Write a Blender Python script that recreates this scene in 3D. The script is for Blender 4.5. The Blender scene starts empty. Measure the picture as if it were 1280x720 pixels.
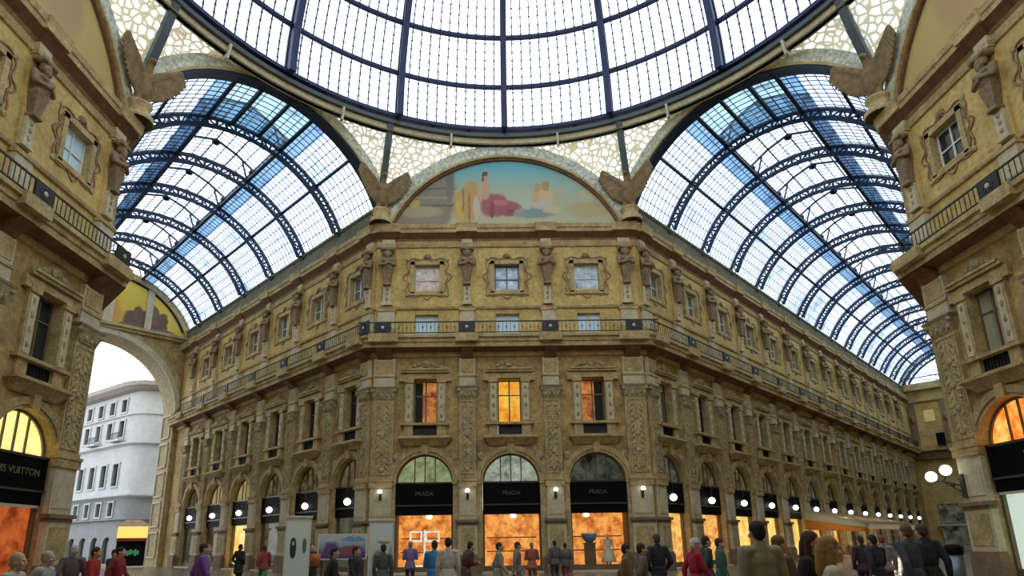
import bpy, bmesh, math, random
from mathutils import Vector, Matrix
random.seed(7)
S = math.sqrt(.5); PI = math.pi
scene = bpy.context.scene
COL = scene.collection
def R(d): return math.radians(d)

# ------------------------------------------------------------------ materials
MATS = {}
def new_mat(name):
    m = bpy.data.materials.new(name); m.use_nodes = True
    m.node_tree.nodes.clear(); MATS[name] = m
    return m, m.node_tree.nodes, m.node_tree.links
def stone(name, c, var=.25, scale=1.2, rough=.75, bump=.25, bscale=9., c2=None, metallic=0., fine=40.):
    m, N, L = new_mat(name)
    out = N.new('ShaderNodeOutputMaterial'); b = N.new('ShaderNodeBsdfPrincipled'); L.new(b.outputs[0], out.inputs[0])
    geo = N.new('ShaderNodeNewGeometry')
    n1 = N.new('ShaderNodeTexNoise'); n1.inputs['Scale'].default_value = scale; n1.inputs['Detail'].default_value = 5; n1.inputs['Roughness'].default_value = .65
    L.new(geo.outputs['Position'], n1.inputs['Vector'])
    r = N.new('ShaderNodeValToRGB'); L.new(n1.outputs['Fac'], r.inputs[0])
    lo = [x*(1-var) for x in c] if c2 is None else c2
    hi = [min(1, x*(1+var*.6)) for x in c]
    r.color_ramp.elements[0].position = .3; r.color_ramp.elements[0].color = (*lo, 1)
    r.color_ramp.elements[1].position = .68; r.color_ramp.elements[1].color = (*hi, 1)
    n3 = N.new('ShaderNodeTexNoise'); n3.inputs['Scale'].default_value = scale*5.5; n3.inputs['Detail'].default_value = 4
    L.new(geo.outputs['Position'], n3.inputs['Vector'])
    r3 = N.new('ShaderNodeMapRange'); r3.inputs['From Min'].default_value = .3; r3.inputs['From Max'].default_value = .7; r3.inputs['To Min'].default_value = 1-var*.9; r3.inputs['To Max'].default_value = 1+var*.25
    L.new(n3.outputs['Fac'], r3.inputs[0])
    vm = N.new('ShaderNodeVectorMath'); vm.operation = 'SCALE'; L.new(r.outputs[0], vm.inputs[0]); L.new(r3.outputs[0], vm.inputs['Scale'])
    L.new(vm.outputs[0], b.inputs['Base Color'])
    b.inputs['Roughness'].default_value = rough; b.inputs['Metallic'].default_value = metallic
    if bump:
        n2 = N.new('ShaderNodeTexNoise'); n2.inputs['Scale'].default_value = bscale; n2.inputs['Detail'].default_value = 6
        L.new(geo.outputs['Position'], n2.inputs['Vector'])
        bp = N.new('ShaderNodeBump'); bp.inputs['Strength'].default_value = bump; bp.inputs['Distance'].default_value = .05
        L.new(n2.outputs['Fac'], bp.inputs['Height']); L.new(bp.outputs[0], b.inputs['Normal'])
    return m
def plain(name, c, rough=.6, metallic=0., spec=.5):
    m, N, L = new_mat(name)
    out = N.new('ShaderNodeOutputMaterial'); b = N.new('ShaderNodeBsdfPrincipled'); L.new(b.outputs[0], out.inputs[0])
    b.inputs['Base Color'].default_value = (*c, 1); b.inputs['Roughness'].default_value = rough; b.inputs['Metallic'].default_value = metallic
    b.inputs['Specular IOR Level'].default_value = spec
    return m
def glow(name, c, s, c2=None, scale=2., mid=.5, vor=.12):
    m, N, L = new_mat(name)
    out = N.new('ShaderNodeOutputMaterial'); e = N.new('ShaderNodeEmission'); L.new(e.outputs[0], out.inputs[0])
    e.inputs['Color'].default_value = (*c, 1); e.inputs['Strength'].default_value = s
    if c2:
        tc = N.new('ShaderNodeNewGeometry'); n = N.new('ShaderNodeTexVoronoi'); n.inputs['Scale'].default_value = scale
        n2 = N.new('ShaderNodeTexNoise'); n2.inputs['Scale'].default_value = scale*.8; n2.inputs['Detail'].default_value = 4
        L.new(tc.outputs['Position'], n.inputs['Vector']); L.new(tc.outputs['Position'], n2.inputs['Vector'])
        sp = N.new('ShaderNodeSeparateColor'); L.new(n.outputs['Color'], sp.inputs[0])
        ad = N.new('ShaderNodeMath'); ad.operation = 'MULTIPLY_ADD'; L.new(sp.outputs[0], ad.inputs[0]); ad.inputs[1].default_value = vor; n2.inputs['Roughness'].default_value = .7
        L.new(n2.outputs['Fac'], ad.inputs[2])
        r = N.new('ShaderNodeValToRGB'); L.new(ad.outputs[0], r.inputs[0])
        r.color_ramp.elements[0].position = mid-.1; r.color_ramp.elements[0].color = (*c2, 1)
        r.color_ramp.elements[1].position = mid+.2; r.color_ramp.elements[1].color = (*c, 1)
        L.new(r.outputs[0], e.inputs['Color'])
    return m
def glass(name, tint, gloss=.08, frost=.12, patch=None, pscale=.35, rough=.1, stretch=(1,1,1)):
    """thin pane: mostly clear, partly frosted (translucent), a little glossy"""
    m, N, L = new_mat(name)
    out = N.new('ShaderNodeOutputMaterial')
    t = N.new('ShaderNodeBsdfTransparent'); t.inputs[0].default_value = (*tint, 1)
    tr = N.new('ShaderNodeBsdfTranslucent'); tr.inputs[0].default_value = (*[min(1, x*1.1) for x in tint], 1)
    g = N.new('ShaderNodeBsdfGlossy'); g.inputs['Roughness'].default_value = rough; g.inputs[0].default_value = (.9,.95,1,1)
    m1 = N.new('ShaderNodeMixShader'); m1.inputs[0].default_value = frost; L.new(t.outputs[0], m1.inputs[1]); L.new(tr.outputs[0], m1.inputs[2])
    m2 = N.new('ShaderNodeMixShader'); m2.inputs[0].default_value = gloss; L.new(m1.outputs[0], m2.inputs[1]); L.new(g.outputs[0], m2.inputs[2])
    L.new(m2.outputs[0], out.inputs[0])
    if patch:
        geo = N.new('ShaderNodeNewGeometry'); mp = N.new('ShaderNodeVectorMath'); mp.operation = 'MULTIPLY'; mp.inputs[1].default_value = stretch
        L.new(geo.outputs['Position'], mp.inputs[0])
        n = N.new('ShaderNodeTexNoise'); n.inputs['Scale'].default_value = pscale; n.inputs['Detail'].default_value = 4; n.inputs['Roughness'].default_value = .7
        L.new(mp.outputs[0], n.inputs['Vector'])
        r = N.new('ShaderNodeValToRGB'); L.new(n.outputs['Fac'], r.inputs[0])
        r.color_ramp.elements[0].position = .34; r.color_ramp.elements[0].color = (*patch, 1)
        r.color_ramp.elements[1].position = .47; r.color_ramp.elements[1].color = (*tint, 1)
        L.new(r.outputs[0], t.inputs[0]); L.new(r.outputs[0], tr.inputs[0])
    return m

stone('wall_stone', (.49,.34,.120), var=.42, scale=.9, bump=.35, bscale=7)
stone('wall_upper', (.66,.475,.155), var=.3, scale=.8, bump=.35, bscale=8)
stone('trim_stone', (.55,.41,.18), var=.38, scale=1.6, bump=.3, bscale=12)
stone('carved_stone', (.50,.40,.21), var=.5, scale=4., bump=.9, bscale=11)
stone('panel_stone', (.64,.56,.36), var=.22, scale=2.)
stone('plinth_stone', (.27,.18,.10), var=.3, scale=2.)
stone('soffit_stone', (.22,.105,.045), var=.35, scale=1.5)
stone('herm_stone', (.30,.205,.11), var=.4, scale=5., bump=.6, bscale=14)
stone('scroll_stone', (.40,.25,.12), var=.35, scale=3.)
stone('eagle_stone', (.27,.18,.075), var=.4, scale=3., bump=.5, bscale=9)
stone('ceiling_plaster', (.60,.50,.28), var=.25, scale=1.)
stone('arch_mosaic', (.80,.80,.66), var=.1, scale=4.5, bump=.5, bscale=14, c2=(.24,.29,.19))
stone('floor_marble', (.24,.20,.155), var=.35, scale=.5, rough=.25, bump=.0)
stone('street_asphalt', (.22,.21,.20), var=.2, scale=.5, rough=.8)
stone('white_render', (.50,.52,.505), var=.12, scale=.4)
stone('grey_render', (.24,.25,.245), var=.15, scale=.5)
stone('roof_tile', (.34,.29,.25), var=.2, scale=2)
plain('dark_iron', (.010,.018,.075), .5, .1)
plain('vault_iron', (.010,.026,.055), .5, .3)
plain('green_iron', (.075,.095,.095), .5, .3)
plain('cream_iron', (.55,.52,.40), .5)
plain('rail_iron', (.045,.048,.034), .6, .1)
plain('grille_black', (.012,.010,.012), .5)
plain('boss_stone', (.55,.52,.42), .6)
plain('sign_black', (.004,.004,.005), .6, 0., .08)
plain('sign_edge', (.055,.05,.042), .4)
plain('letter_grey', (.10,.10,.10), .4)
plain('letter_gold', (.22,.20,.11), .4, .3)
plain('window_dark', (.022,.030,.028), .12)
plain('window_grey', (.15,.16,.13), .2)
plain('window_blind', (.33,.31,.19), .6)
plain('window_sky_reflect', (.58,.80,.90), .15)  # reflected sky put into the pane colour
plain('frame_wood', (.16,.115,.06), .5)
plain('frame_white', (.74,.73,.64), .5)
plain('frame_blue', (.10,.15,.26), .4)
plain('curtain_white', (.72,.73,.68), .8)
glow('lit_orange', (1.,.60,.16), 1.25, (.55,.13,.015), 2.2, .48)
glow('lit_shop', (1.,.40,.09), 1.2, (.42,.085,.012), 2.2, .50)
glow('lit_shop_red', (.78,.17,.035), .75, (.26,.03,.008), 1.4, .48)
glow('lit_yellow', (1.,.78,.24), 1.25, (.9,.42,.07), 1.4)
glow('lit_fan_yellow', (1.,.80,.28), 1.35, (.98,.55,.12), 1.2, .4)
glow('lit_fan_orange', (1.,.66,.16), 1.35, (.85,.17,.015), 1.6, .58)
glow('lit_white', (.78,.92,.78), .85, (.45,.55,.40), 1.5, .3)
glow('lit_green', (.52,.60,.32), .58, (.20,.25,.09), 2.2, .5)
glow('lit_grey', (.62,.70,.56), .62, (.16,.20,.13), 1.6, .5)
glow('lit_dim', (.36,.27,.12), .35, (.05,.035,.02), 2.0, .5)
glow('lit_dim_green', (.30,.32,.20), .32, (.06,.07,.05), 2.0, .5)
glow('lit_pale', (.62,.50,.20), .55, (.42,.32,.10), 2.0, .4)
glow('lit_red', (.75,.10,.03), .55, (.2,.02,.01), 2.0, .5)
glow('fan_dark', (.16,.17,.12), .5, (.01,.012,.01), 1.2, .5)
glow('globe_light', (1.,.97,.92), 3.2)
glow('spot_light', (1.,.90,.58), 5.)
glow('lit_lattice', (.98,.90,.80), 1.0, (.62,.22,.06), 7., .35)
glow('kiosk_light', (1.,.62,.16), 1.3)
glass('dome_glass', (.88,.94,1.), .03, .10)
glass('vault_glass', (.76,.86,.98), .04, .15, patch=(.30,.46,.76), pscale=.34)
glass('lantern_glass', (.90,.95,1.), .04, .12, patch=(.45,.60,.82), pscale=.3)
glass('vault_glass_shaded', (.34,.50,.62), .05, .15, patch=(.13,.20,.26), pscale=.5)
glass('tinted_shade_glass', (.20,.33,.50), .06, .25, patch=(.08,.15,.28), pscale=.4)  # tinted lantern sides, and eave shade put into the vault glass colour
glass('pane_glass', (.93,.95,.95), .07, .0, rough=.03)
def pierced():
    m, N, L = new_mat('pierced_panel')
    out = N.new('ShaderNodeOutputMaterial'); b = N.new('ShaderNodeBsdfPrincipled'); b.inputs['Base Color'].default_value = (.66,.58,.36,1); b.inputs['Roughness'].default_value = .7
    t = N.new('ShaderNodeBsdfTransparent'); t.inputs[0].default_value = (.62,.63,.60,1)
    tr = N.new('ShaderNodeBsdfTranslucent'); tr.inputs[0].default_value = (.50,.45,.29,1)
    geo = N.new('ShaderNodeNewGeometry'); v = N.new('ShaderNodeTexVoronoi'); v.feature = 'DISTANCE_TO_EDGE'; v.inputs['Scale'].default_value = 2.3
    L.new(geo.outputs['Position'], v.inputs['Vector'])
    r = N.new('ShaderNodeMapRange'); r.inputs['From Min'].default_value = .06; r.inputs['From Max'].default_value = .2; L.new(v.outputs['Distance'], r.inputs[0])
    a = N.new('ShaderNodeMixShader'); a.inputs[0].default_value = .45; L.new(b.outputs[0], a.inputs[1]); L.new(tr.outputs[0], a.inputs[2])
    mx = N.new('ShaderNodeMixShader'); L.new(r.outputs[0], mx.inputs[0]); L.new(a.outputs[0], mx.inputs[1]); L.new(t.outputs[0], mx.inputs[2])
    L.new(mx.outputs[0], out.inputs[0])
pierced()
def painting(name, base_lo, base_hi, zlo, zhi, blobs, dist=.35, nscale=1.3):
    """a painted scene: sky blending to ground plus soft-edged painted masses (cx, cz, rx, rz, colour, softness)"""
    m, N, L = new_mat(name)
    out = N.new('ShaderNodeOutputMaterial'); b = N.new('ShaderNodeBsdfPrincipled'); b.inputs['Roughness'].default_value = .6; L.new(b.outputs[0], out.inputs[0])
    tc = N.new('ShaderNodeTexCoord'); nz = N.new('ShaderNodeTexNoise'); nz.inputs['Scale'].default_value = nscale; nz.inputs['Detail'].default_value = 5
    L.new(tc.outputs['Object'], nz.inputs['Vector'])
    sub = N.new('ShaderNodeVectorMath'); sub.operation = 'SUBTRACT'; L.new(nz.outputs['Color'], sub.inputs[0]); sub.inputs[1].default_value = (.5,.5,.5)
    sc = N.new('ShaderNodeVectorMath'); sc.operation = 'MULTIPLY_ADD'; L.new(sub.outputs[0], sc.inputs[0]); sc.inputs[1].default_value = (dist*2,)*3; L.new(tc.outputs['Object'], sc.inputs[2])
    xyz = N.new('ShaderNodeSeparateXYZ'); L.new(sc.outputs[0], xyz.inputs[0])
    mr = N.new('ShaderNodeMapRange'); mr.inputs['From Min'].default_value = zlo; mr.inputs['From Max'].default_value = zhi; L.new(xyz.outputs[2], mr.inputs[0])
    mix = N.new('ShaderNodeMix'); mix.data_type = 'RGBA'; L.new(mr.outputs[0], mix.inputs[0]); mix.inputs[6].default_value = (*base_lo,1); mix.inputs[7].default_value = (*base_hi,1)
    prev = mix.outputs[2]
    def mth(op, a, bb):
        n = N.new('ShaderNodeMath'); n.operation = op
        for i, v in enumerate((a, bb)):
            if isinstance(v, (int, float)): n.inputs[i].default_value = v
            else: L.new(v, n.inputs[i])
        return n.outputs[0]
    for cx, cz, rx, rz, c, soft in blobs:
        px = mth('POWER', mth('ABSOLUTE', mth('DIVIDE', mth('SUBTRACT', xyz.outputs[0], cx), rx), 0), 2.4)
        pz = mth('POWER', mth('ABSOLUTE', mth('DIVIDE', mth('SUBTRACT', xyz.outputs[2], cz), rz), 0), 2.4)
        d = mth('ADD', px, pz)
        k = N.new('ShaderNodeMapRange'); k.inputs['From Min'].default_value = 1+soft; k.inputs['From Max'].default_value = 1-soft; L.new(d, k.inputs[0])
        mx = N.new('ShaderNodeMix'); mx.data_type = 'RGBA'; L.new(k.outputs[0], mx.inputs[0]); L.new(prev, mx.inputs[6]); mx.inputs[7].default_value = (*c,1)
        prev = mx.outputs[2]
    L.new(prev, b.inputs['Base Color'])
painting('mural_paint', (.46,.45,.27), (.13,.41,.44), .9, 2.7, [
    (-5.6,1.3,2.2,2.4,(.25,.22,.145),.2), (-5.2,.62,2.4,.08,(.15,.13,.09),.3), (-4.9,1.55,1.6,.06,(.15,.13,.10),.3), (-5.1,1.05,2.,.06,(.34,.29,.18),.3), (-3.75,2.4,.28,1.5,(.17,.165,.13),.2), (-5.7,.3,1.4,.3,(.40,.33,.17),.4), (-6.1,.75,.35,.2,(.5,.36,.08),.4),
    (3.6,.8,3.0,.75,(.42,.45,.30),.6), (1.9,.3,1.5,.4,(.20,.29,.27),.5), (5.6,.35,1.5,.4,(.45,.37,.18),.5), (4.6,1.5,.7,.25,(.34,.46,.36),.5), (5.8,1.15,.8,.2,(.48,.46,.26),.5),
    (-2.7,.62,.8,.95,(.50,.32,.09),.3), (-2.3,1.45,.5,.5,(.48,.30,.10),.4), (-3.05,.35,.3,.6,(.58,.38,.10),.3), (-2.45,.5,.09,.8,(.32,.18,.05),.4), (-2.85,.9,.08,.7,(.30,.17,.05),.4), (-1.95,.5,.2,.7,(.54,.46,.33),.3),
    (-.75,.62,.95,.62,(.36,.10,.10),.3), (.2,.42,.75,.42,(.33,.09,.10),.3), (-.3,.75,.5,.12,(.46,.17,.15),.4), (.5,.3,.4,.1,(.22,.06,.07),.4), (-.9,.35,.15,.45,(.24,.06,.07),.4), (.95,.2,.4,.2,(.30,.29,.24),.4),
    (-1.35,1.45,.32,.5,(.50,.33,.19),.3), (-1.7,1.2,.18,.45,(.52,.35,.2),.3), (-1.33,2.12,.17,.22,(.50,.31,.18),.2), (-1.36,2.33,.2,.13,(.13,.06,.03),.3), (-1.52,2.15,.07,.2,(.13,.06,.03),.3),
    (2.2,1.5,.24,.3,(.48,.31,.12),.3), (2.75,1.62,.24,.28,(.42,.26,.10),.3), (2.5,1.05,.3,.38,(.60,.42,.22),.3), (2.05,.95,.22,.4,(.54,.37,.19),.3), (2.95,.95,.24,.4,(.58,.42,.26),.3), (2.5,.6,.8,.18,(.48,.46,.36),.4), (3.5,.9,.2,.45,(.46,.42,.22),.4), (3.1,.35,.6,.2,(.55,.45,.28),.4), (1.4,.7,.4,.3,(.46,.48,.36),.5)], dist=.13, nscale=2.6)
painting('lunette_gold', (.70,.47,.05), (.85,.62,.07), 0, 4, [(3.2,.9,1.9,1.0,(.17,.085,.05),.2), (3.9,1.7,.6,1.1,(.21,.12,.07),.2), (2.6,1.5,.45,.8,(.19,.10,.06),.2), (4.9,1.1,.5,1.0,(.15,.09,.05),.3), (3.4,.15,2.6,.28,(.14,.13,.08),.3), (0.,1.0,1.1,1.5,(.72,.36,.06),.5), (-3,1.,2.,1.,(.2,.1,.05),.3)], dist=.35)
painting('lunette_ochre', (.50,.36,.11), (.60,.46,.16), 0, 4, [(-3.,1.2,1.4,1.3,(.46,.30,.12),.5), (3.,1.2,1.4,1.2,(.44,.30,.13),.5), (0,1.5,1.,1.7,(.55,.38,.16),.5)], dist=.4)
painting('poster_scene', (.12,.07,.20), (.55,.66,.70), .15, .6, [(.2,.25,.4,.16,(.28,.12,.12),.4), (-.35,.3,.25,.2,(.14,.06,.24),.4), (.35,.62,.4,.08,(.20,.38,.60),.4)], dist=.12, nscale=4)
painting('totem_print', (.72,.82,.76), (.80,.88,.82), .3, 2.2, [(-.12,1.62,.09,.30,(.03,.04,.04),.2), (.2,1.68,.06,.22,(.10,.20,.19),.3), (-.12,1.75,.035,.06,(.6,.6,.6),.3)], dist=.02)
painting('totem_print_blue', (.55,.60,.56), (.78,.90,.92), .9, 2.1, [(.1,1.75,.2,.05,(.50,.36,.10),.4), (-.05,1.25,.2,.25,(.14,.15,.12),.5), (.3,1.0,.06,.6,(.35,.34,.60),.4)], dist=.1)

# ------------------------------------------------------------------ mesh builder
class MB:
    def __init__(s): s.v = []; s.f = []; s.m = []; s.mats = []; s.cur = 0; s.sm = False; s.fs = []
    def mat(s, name):
        if name not in s.mats: s.mats.append(name)
        s.cur = s.mats.index(name); return s
    def face(s, idx): s.f.append(tuple(idx)); s.m.append(s.cur); s.fs.append(s.sm)
    def poly(s, pts):
        b = len(s.v); s.v += [tuple(p) for p in pts]; s.face(range(b, b+len(pts))); return s
    def box(s, x0, x1, o0, o1, z0, z1):
        """o = distance out of the wall (towards -y)"""
        return s.hexa([(x0,-o1,z0),(x1,-o1,z0),(x1,-o0,z0),(x0,-o0,z0),(x0,-o1,z1),(x1,-o1,z1),(x1,-o0,z1),(x0,-o0,z1)])
    def hexa(s, p):
        b = len(s.v); s.v += [tuple(q) for q in p]
        for q in ((3,2,1,0),(4,5,6,7),(0,1,5,4),(1,2,6,5),(2,3,7,6),(3,0,4,7)): s.face([b+i for i in q])
        return s
    def bar(s, p0, p1, w, d, up=(0,0,1)):
        p0 = Vector(p0); p1 = Vector(p1); a = (p1-p0).normalized(); up = Vector(up)
        x = a.cross(up)
        if x.length < 1e-4: x = a.cross(Vector((1,0,0)))
        x.normalize(); y = x.cross(a).normalized(); x = x*w/2; y = y*d/2
        return s.hexa([p0-x-y, p0+x-y, p1+x-y, p1-x-y, p0-x+y, p0+x+y, p1+x+y, p1-x+y])
    def ball(s, c, r, seg=12, ring=8, rot=None):
        if isinstance(r, (int, float)): r = (r, r, r)
        b = len(s.v); c = Vector(c); sm = s.sm; s.sm = True
        for i in range(ring+1):
            th = PI*i/ring
            for j in range(seg):
                ph = 2*PI*j/seg
                p = Vector((r[0]*math.sin(th)*math.cos(ph), r[1]*math.sin(th)*math.sin(ph), r[2]*math.cos(th)))
                if rot: p = rot @ p
                s.v.append(tuple(c+p))
        for i in range(ring):
            for j in range(seg):
                k = (j+1) % seg
                if i == 0: s.face((b+j, b+seg+j, b+seg+k))
                elif i == ring-1: s.face((b+i*seg+j, b+(i+1)*seg+j, b+i*seg+k))
                else: s.face((b+i*seg+j, b+(i+1)*seg+j, b+(i+1)*seg+k, b+i*seg+k))
        s.sm = sm; return s
    def cone(s, p0, r0, p1, r1, seg=12):
        p0 = Vector(p0); p1 = Vector(p1); a = (p1-p0).normalized()
        x = a.orthogonal().normalized(); y = a.cross(x); b = len(s.v); sm = s.sm; s.sm = True
        for p, r in ((p0, r0), (p1, r1)):
            for j in range(seg):
                t = 2*PI*j/seg; s.v.append(tuple(p + (x*math.cos(t)+y*math.sin(t))*r))
        for j in range(seg):
            k = (j+1) % seg; s.face((b+j, b+k, b+seg+k, b+seg+j))
        s.sm = False
        s.face([b+j for j in reversed(range(seg))]); s.face([b+seg+j for j in range(seg)]); s.sm = sm
        return s
    def cap(s, p0, r0, p1, r1, seg=12):
        s.cone(p0, r0, p1, r1, seg); s.ball(p0, r0, seg, 8); s.ball(p1, r1, seg, 8); return s
    def lathe(s, prof, c=(0,0,0), seg=16):
        b = len(s.v); sm = s.sm; s.sm = True
        for r, z in prof:
            for j in range(seg):
                t = 2*PI*j/seg; s.v.append((c[0]+r*math.cos(t), c[1]+r*math.sin(t), c[2]+z))
        for i in range(len(prof)-1):
            for j in range(seg):
                k = (j+1) % seg; s.face((b+i*seg+j, b+i*seg+k, b+(i+1)*seg+k, b+(i+1)*seg+j))
        s.sm = sm; return s
    def sweep(s, prof, path, closed=False, caps=True):
        """prof [(out, z)] carried along plan path [(x, y)]; out lies to the right of travel"""
        n = len(path); rows = []
        for i, p in enumerate(path):
            p = Vector(p)
            d0 = (p - Vector(path[i-1])).normalized() if i > 0 else None
            d1 = (Vector(path[i+1]) - p).normalized() if i < n-1 else None
            d0 = d0 or d1; d1 = d1 or d0
            n0 = Vector((d0.y, -d0.x)); n1 = Vector((d1.y, -d1.x)); m = (n0+n1); m = m/m.dot(n0)
            b = len(s.v); s.v += [(p.x+m.x*o, p.y+m.y*o, z) for o, z in prof]; rows.append(b)
        k = len(prof)
        for a, b in zip(rows, rows[1:]):
            for j in range(k-1): s.face((a+j, b+j, b+j+1, a+j+1))
        if caps:
            s.face([rows[0]+j for j in range(k)]); s.face([rows[-1]+j for j in reversed(range(k))])
        return s
    def mesh(s, name):
        me = bpy.data.meshes.new(name); me.from_pydata(s.v, [], s.f); me.update()
        for n in s.mats: me.materials.append(MATS[n])
        me.polygons.foreach_set('material_index', s.m); me.polygons.foreach_set('use_smooth', s.fs)
        return me
CACHE = {}
def cached(key, fn):
    if key not in CACHE: CACHE[key] = fn()
    return CACHE[key]
def link(name, data, parent=None, loc=(0,0,0), rz=0., mats=None, rot=None):
    o = bpy.data.objects.new(name, data); COL.objects.link(o)
    o.location = loc; o.rotation_euler = rot if rot else (0,0,rz)
    if parent: o.parent = parent
    if mats and data:
        for i, m in enumerate(mats):
            if m: o.material_slots[i].link = 'OBJECT'; o.material_slots[i].material = MATS[m]
    return o
def tag(o, label, cat, group=None):
    o['label'] = label; o['category'] = cat
    if group: o['group'] = group
    return o
def struct(o): o['kind'] = 'structure'; return o
def fuse(mb, voxel, name, smooth=2, it=True):
    me = mb.mesh('tmp'); o = bpy.data.objects.new('tmp', me); COL.objects.link(o)
    m = o.modifiers.new('r', 'REMESH'); m.mode = 'VOXEL'; m.voxel_size = voxel; m.use_smooth_shade = True
    if smooth: k = o.modifiers.new('s', 'SMOOTH'); k.factor = .5; k.iterations = smooth
    dg = bpy.context.evaluated_depsgraph_get(); dg.update()
    out = bpy.data.meshes.new_from_object(o.evaluated_get(dg)); out.name = name
    bpy.data.objects.remove(o); bpy.data.meshes.remove(me)
    out.materials.clear()
    for n in mb.mats[:1]: out.materials.append(MATS[n])
    for p in out.polygons: p.use_smooth = True; p.material_index = 0
    return out
class Wall:
    """a vertical wall plane: origin P, u along it; local -y points out of the wall"""
    def __init__(s, P, u): s.P = Vector((*P, 0)); s.u = Vector((*u, 0)).normalized(); s.ly = Vector((-s.u.y, s.u.x, 0)); s.rz = math.atan2(s.u.y, s.u.x)
    def at(s, x, out=0., z=0.): return s.P + s.u*x - s.ly*out + Vector((0,0,z))
W, D, OP = 17., 37.1, 15.
XF = W/2 + OP*S; YC = D - OP*S; CY = D - XF
TL, TR = 34.3, 75.
wC = Wall((0, D), (1,0)); wR = Wall((W/2, D), (S,S)); wL = Wall((-W/2, D), (S,-S))
wFL = Wall((-XF, YC), (0,1)); wFR = Wall((XF, YC), (0,-1))
wER = Wall((W/2+S*TR, D+S*TR), (S,-S)); wEL = Wall((-W/2-S*TL, D+S*TL), (S,S))
wOR = Wall((XF, YC), (-S,-S)); wOL = Wall((-XF, YC), (-S,S))
B = 5.2
CEN_C = [-B, 0, B]; NB_L, NB_R = 6, 14
CEN_R = [2.2+B*k for k in range(NB_R)]; CEN_L = [-(2.2+B*k) for k in range(NB_L)]
CEN_FL = [-3.05-B*k for k in range(3)]; CEN_FR = [3.05+B*k for k in range(3)]
ORD = ['first','second','third','fourth','fifth','sixth','seventh','eighth','ninth','tenth','eleventh','twelfth','thirteenth','fourteenth','fifteenth']
def where(side, k):
    if side == 'C': return ['left of the three bays of the middle facade','central bay of the middle facade','right of the three bays of the middle facade'][k]
    if side == 'R': return f'{ORD[k]} bay of the long right arcade from the corner'
    if side == 'L': return f'{ORD[k]} bay of the short left arcade from the corner'
    if side == 'FL': return f'{ORD[k]} bay in from the corner of the left foreground building'
    return f'{ORD[k]} bay in from the corner of the right foreground building'
SIDES = [('C', wC, CEN_C), ('L', wL, CEN_L), ('R', wR, CEN_R), ('FL', wFL, CEN_FL), ('FR', wFR, CEN_FR)]

# ------------------------------------------------------------------ walls with openings
AR, SP = 1.72, 5.25                     # shop arch radius and springing height
def arch_loop(cx, r, z0, zs, n=20):
    return [(cx-r, z0)] + [(cx-r*math.cos(PI*i/n), zs+r*math.sin(PI*i/n)) for i in range(n+1)] + [(cx+r, z0)]
def rect_loop(x0, x1, z0, z1): return [(x0,z0),(x0,z1),(x1,z1),(x1,z0)]
def fill(mb, outer, holes, depth=.4, reveal='trim_stone', wallm='wall_stone', y=0.):
    bm = bmesh.new(); edges = []
    for lp in [outer]+holes:
        vs = [bm.verts.new((x, y, z)) for x, z in lp]
        for i in range(len(vs)): edges.append(bm.edges.new((vs[i], vs[(i+1) % len(vs)])))
    bmesh.ops.triangle_fill(bm, use_beauty=True, use_dissolve=False, edges=edges, normal=(0,-1,0))
    bm.verts.index_update(); b = len(mb.v); mb.v += [tuple(v.co) for v in bm.verts]; mb.mat(wallm)
    for f in bm.faces: mb.face([b+v.index for v in f.verts])
    bm.free(); mb.mat(reveal)
    for lp in holes:
        for i in range(len(lp)):
            (x0,z0),(x1,z1) = lp[i], lp[(i+1) % len(lp)]
            mb.poly([(x0,y,z0),(x1,y,z1),(x1,y+depth,z1),(x0,y+depth,z0)])
def arc_band(mb, cx, cz, r0, r1, out0, out1, a0, a1, n=24, clipx=None):
    """a raised arched band in the wall plane"""
    P = []
    for i in range(n+1):
        a = a0+(a1-a0)*i/n
        q = []
        for r in (r0, r1):
            x = r*math.cos(a)
            if clipx and abs(x) > clipx:
                x = math.copysign(clipx, x); z = math.sqrt(max(0, r*r-x*x))
            else: z = r*math.sin(a)
            q.append((cx+x, cz+z))
        P.append(q)
    for (a, b), (c, d) in zip(P, P[1:]):
        mb.poly([(a[0],-out1,a[1]),(b[0],-out1,b[1]),(d[0],-out1,d[1]),(c[0],-out1,c[1])])
        mb.poly([(a[0],-out0,a[1]),(a[0],-out1,a[1]),(c[0],-out1,c[1]),(c[0],-out0,c[1])])
        mb.poly([(b[0],-out1,b[1]),(b[0],-out0,b[1]),(d[0],-out0,d[1]),(d[0],-out1,d[1])])
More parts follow.
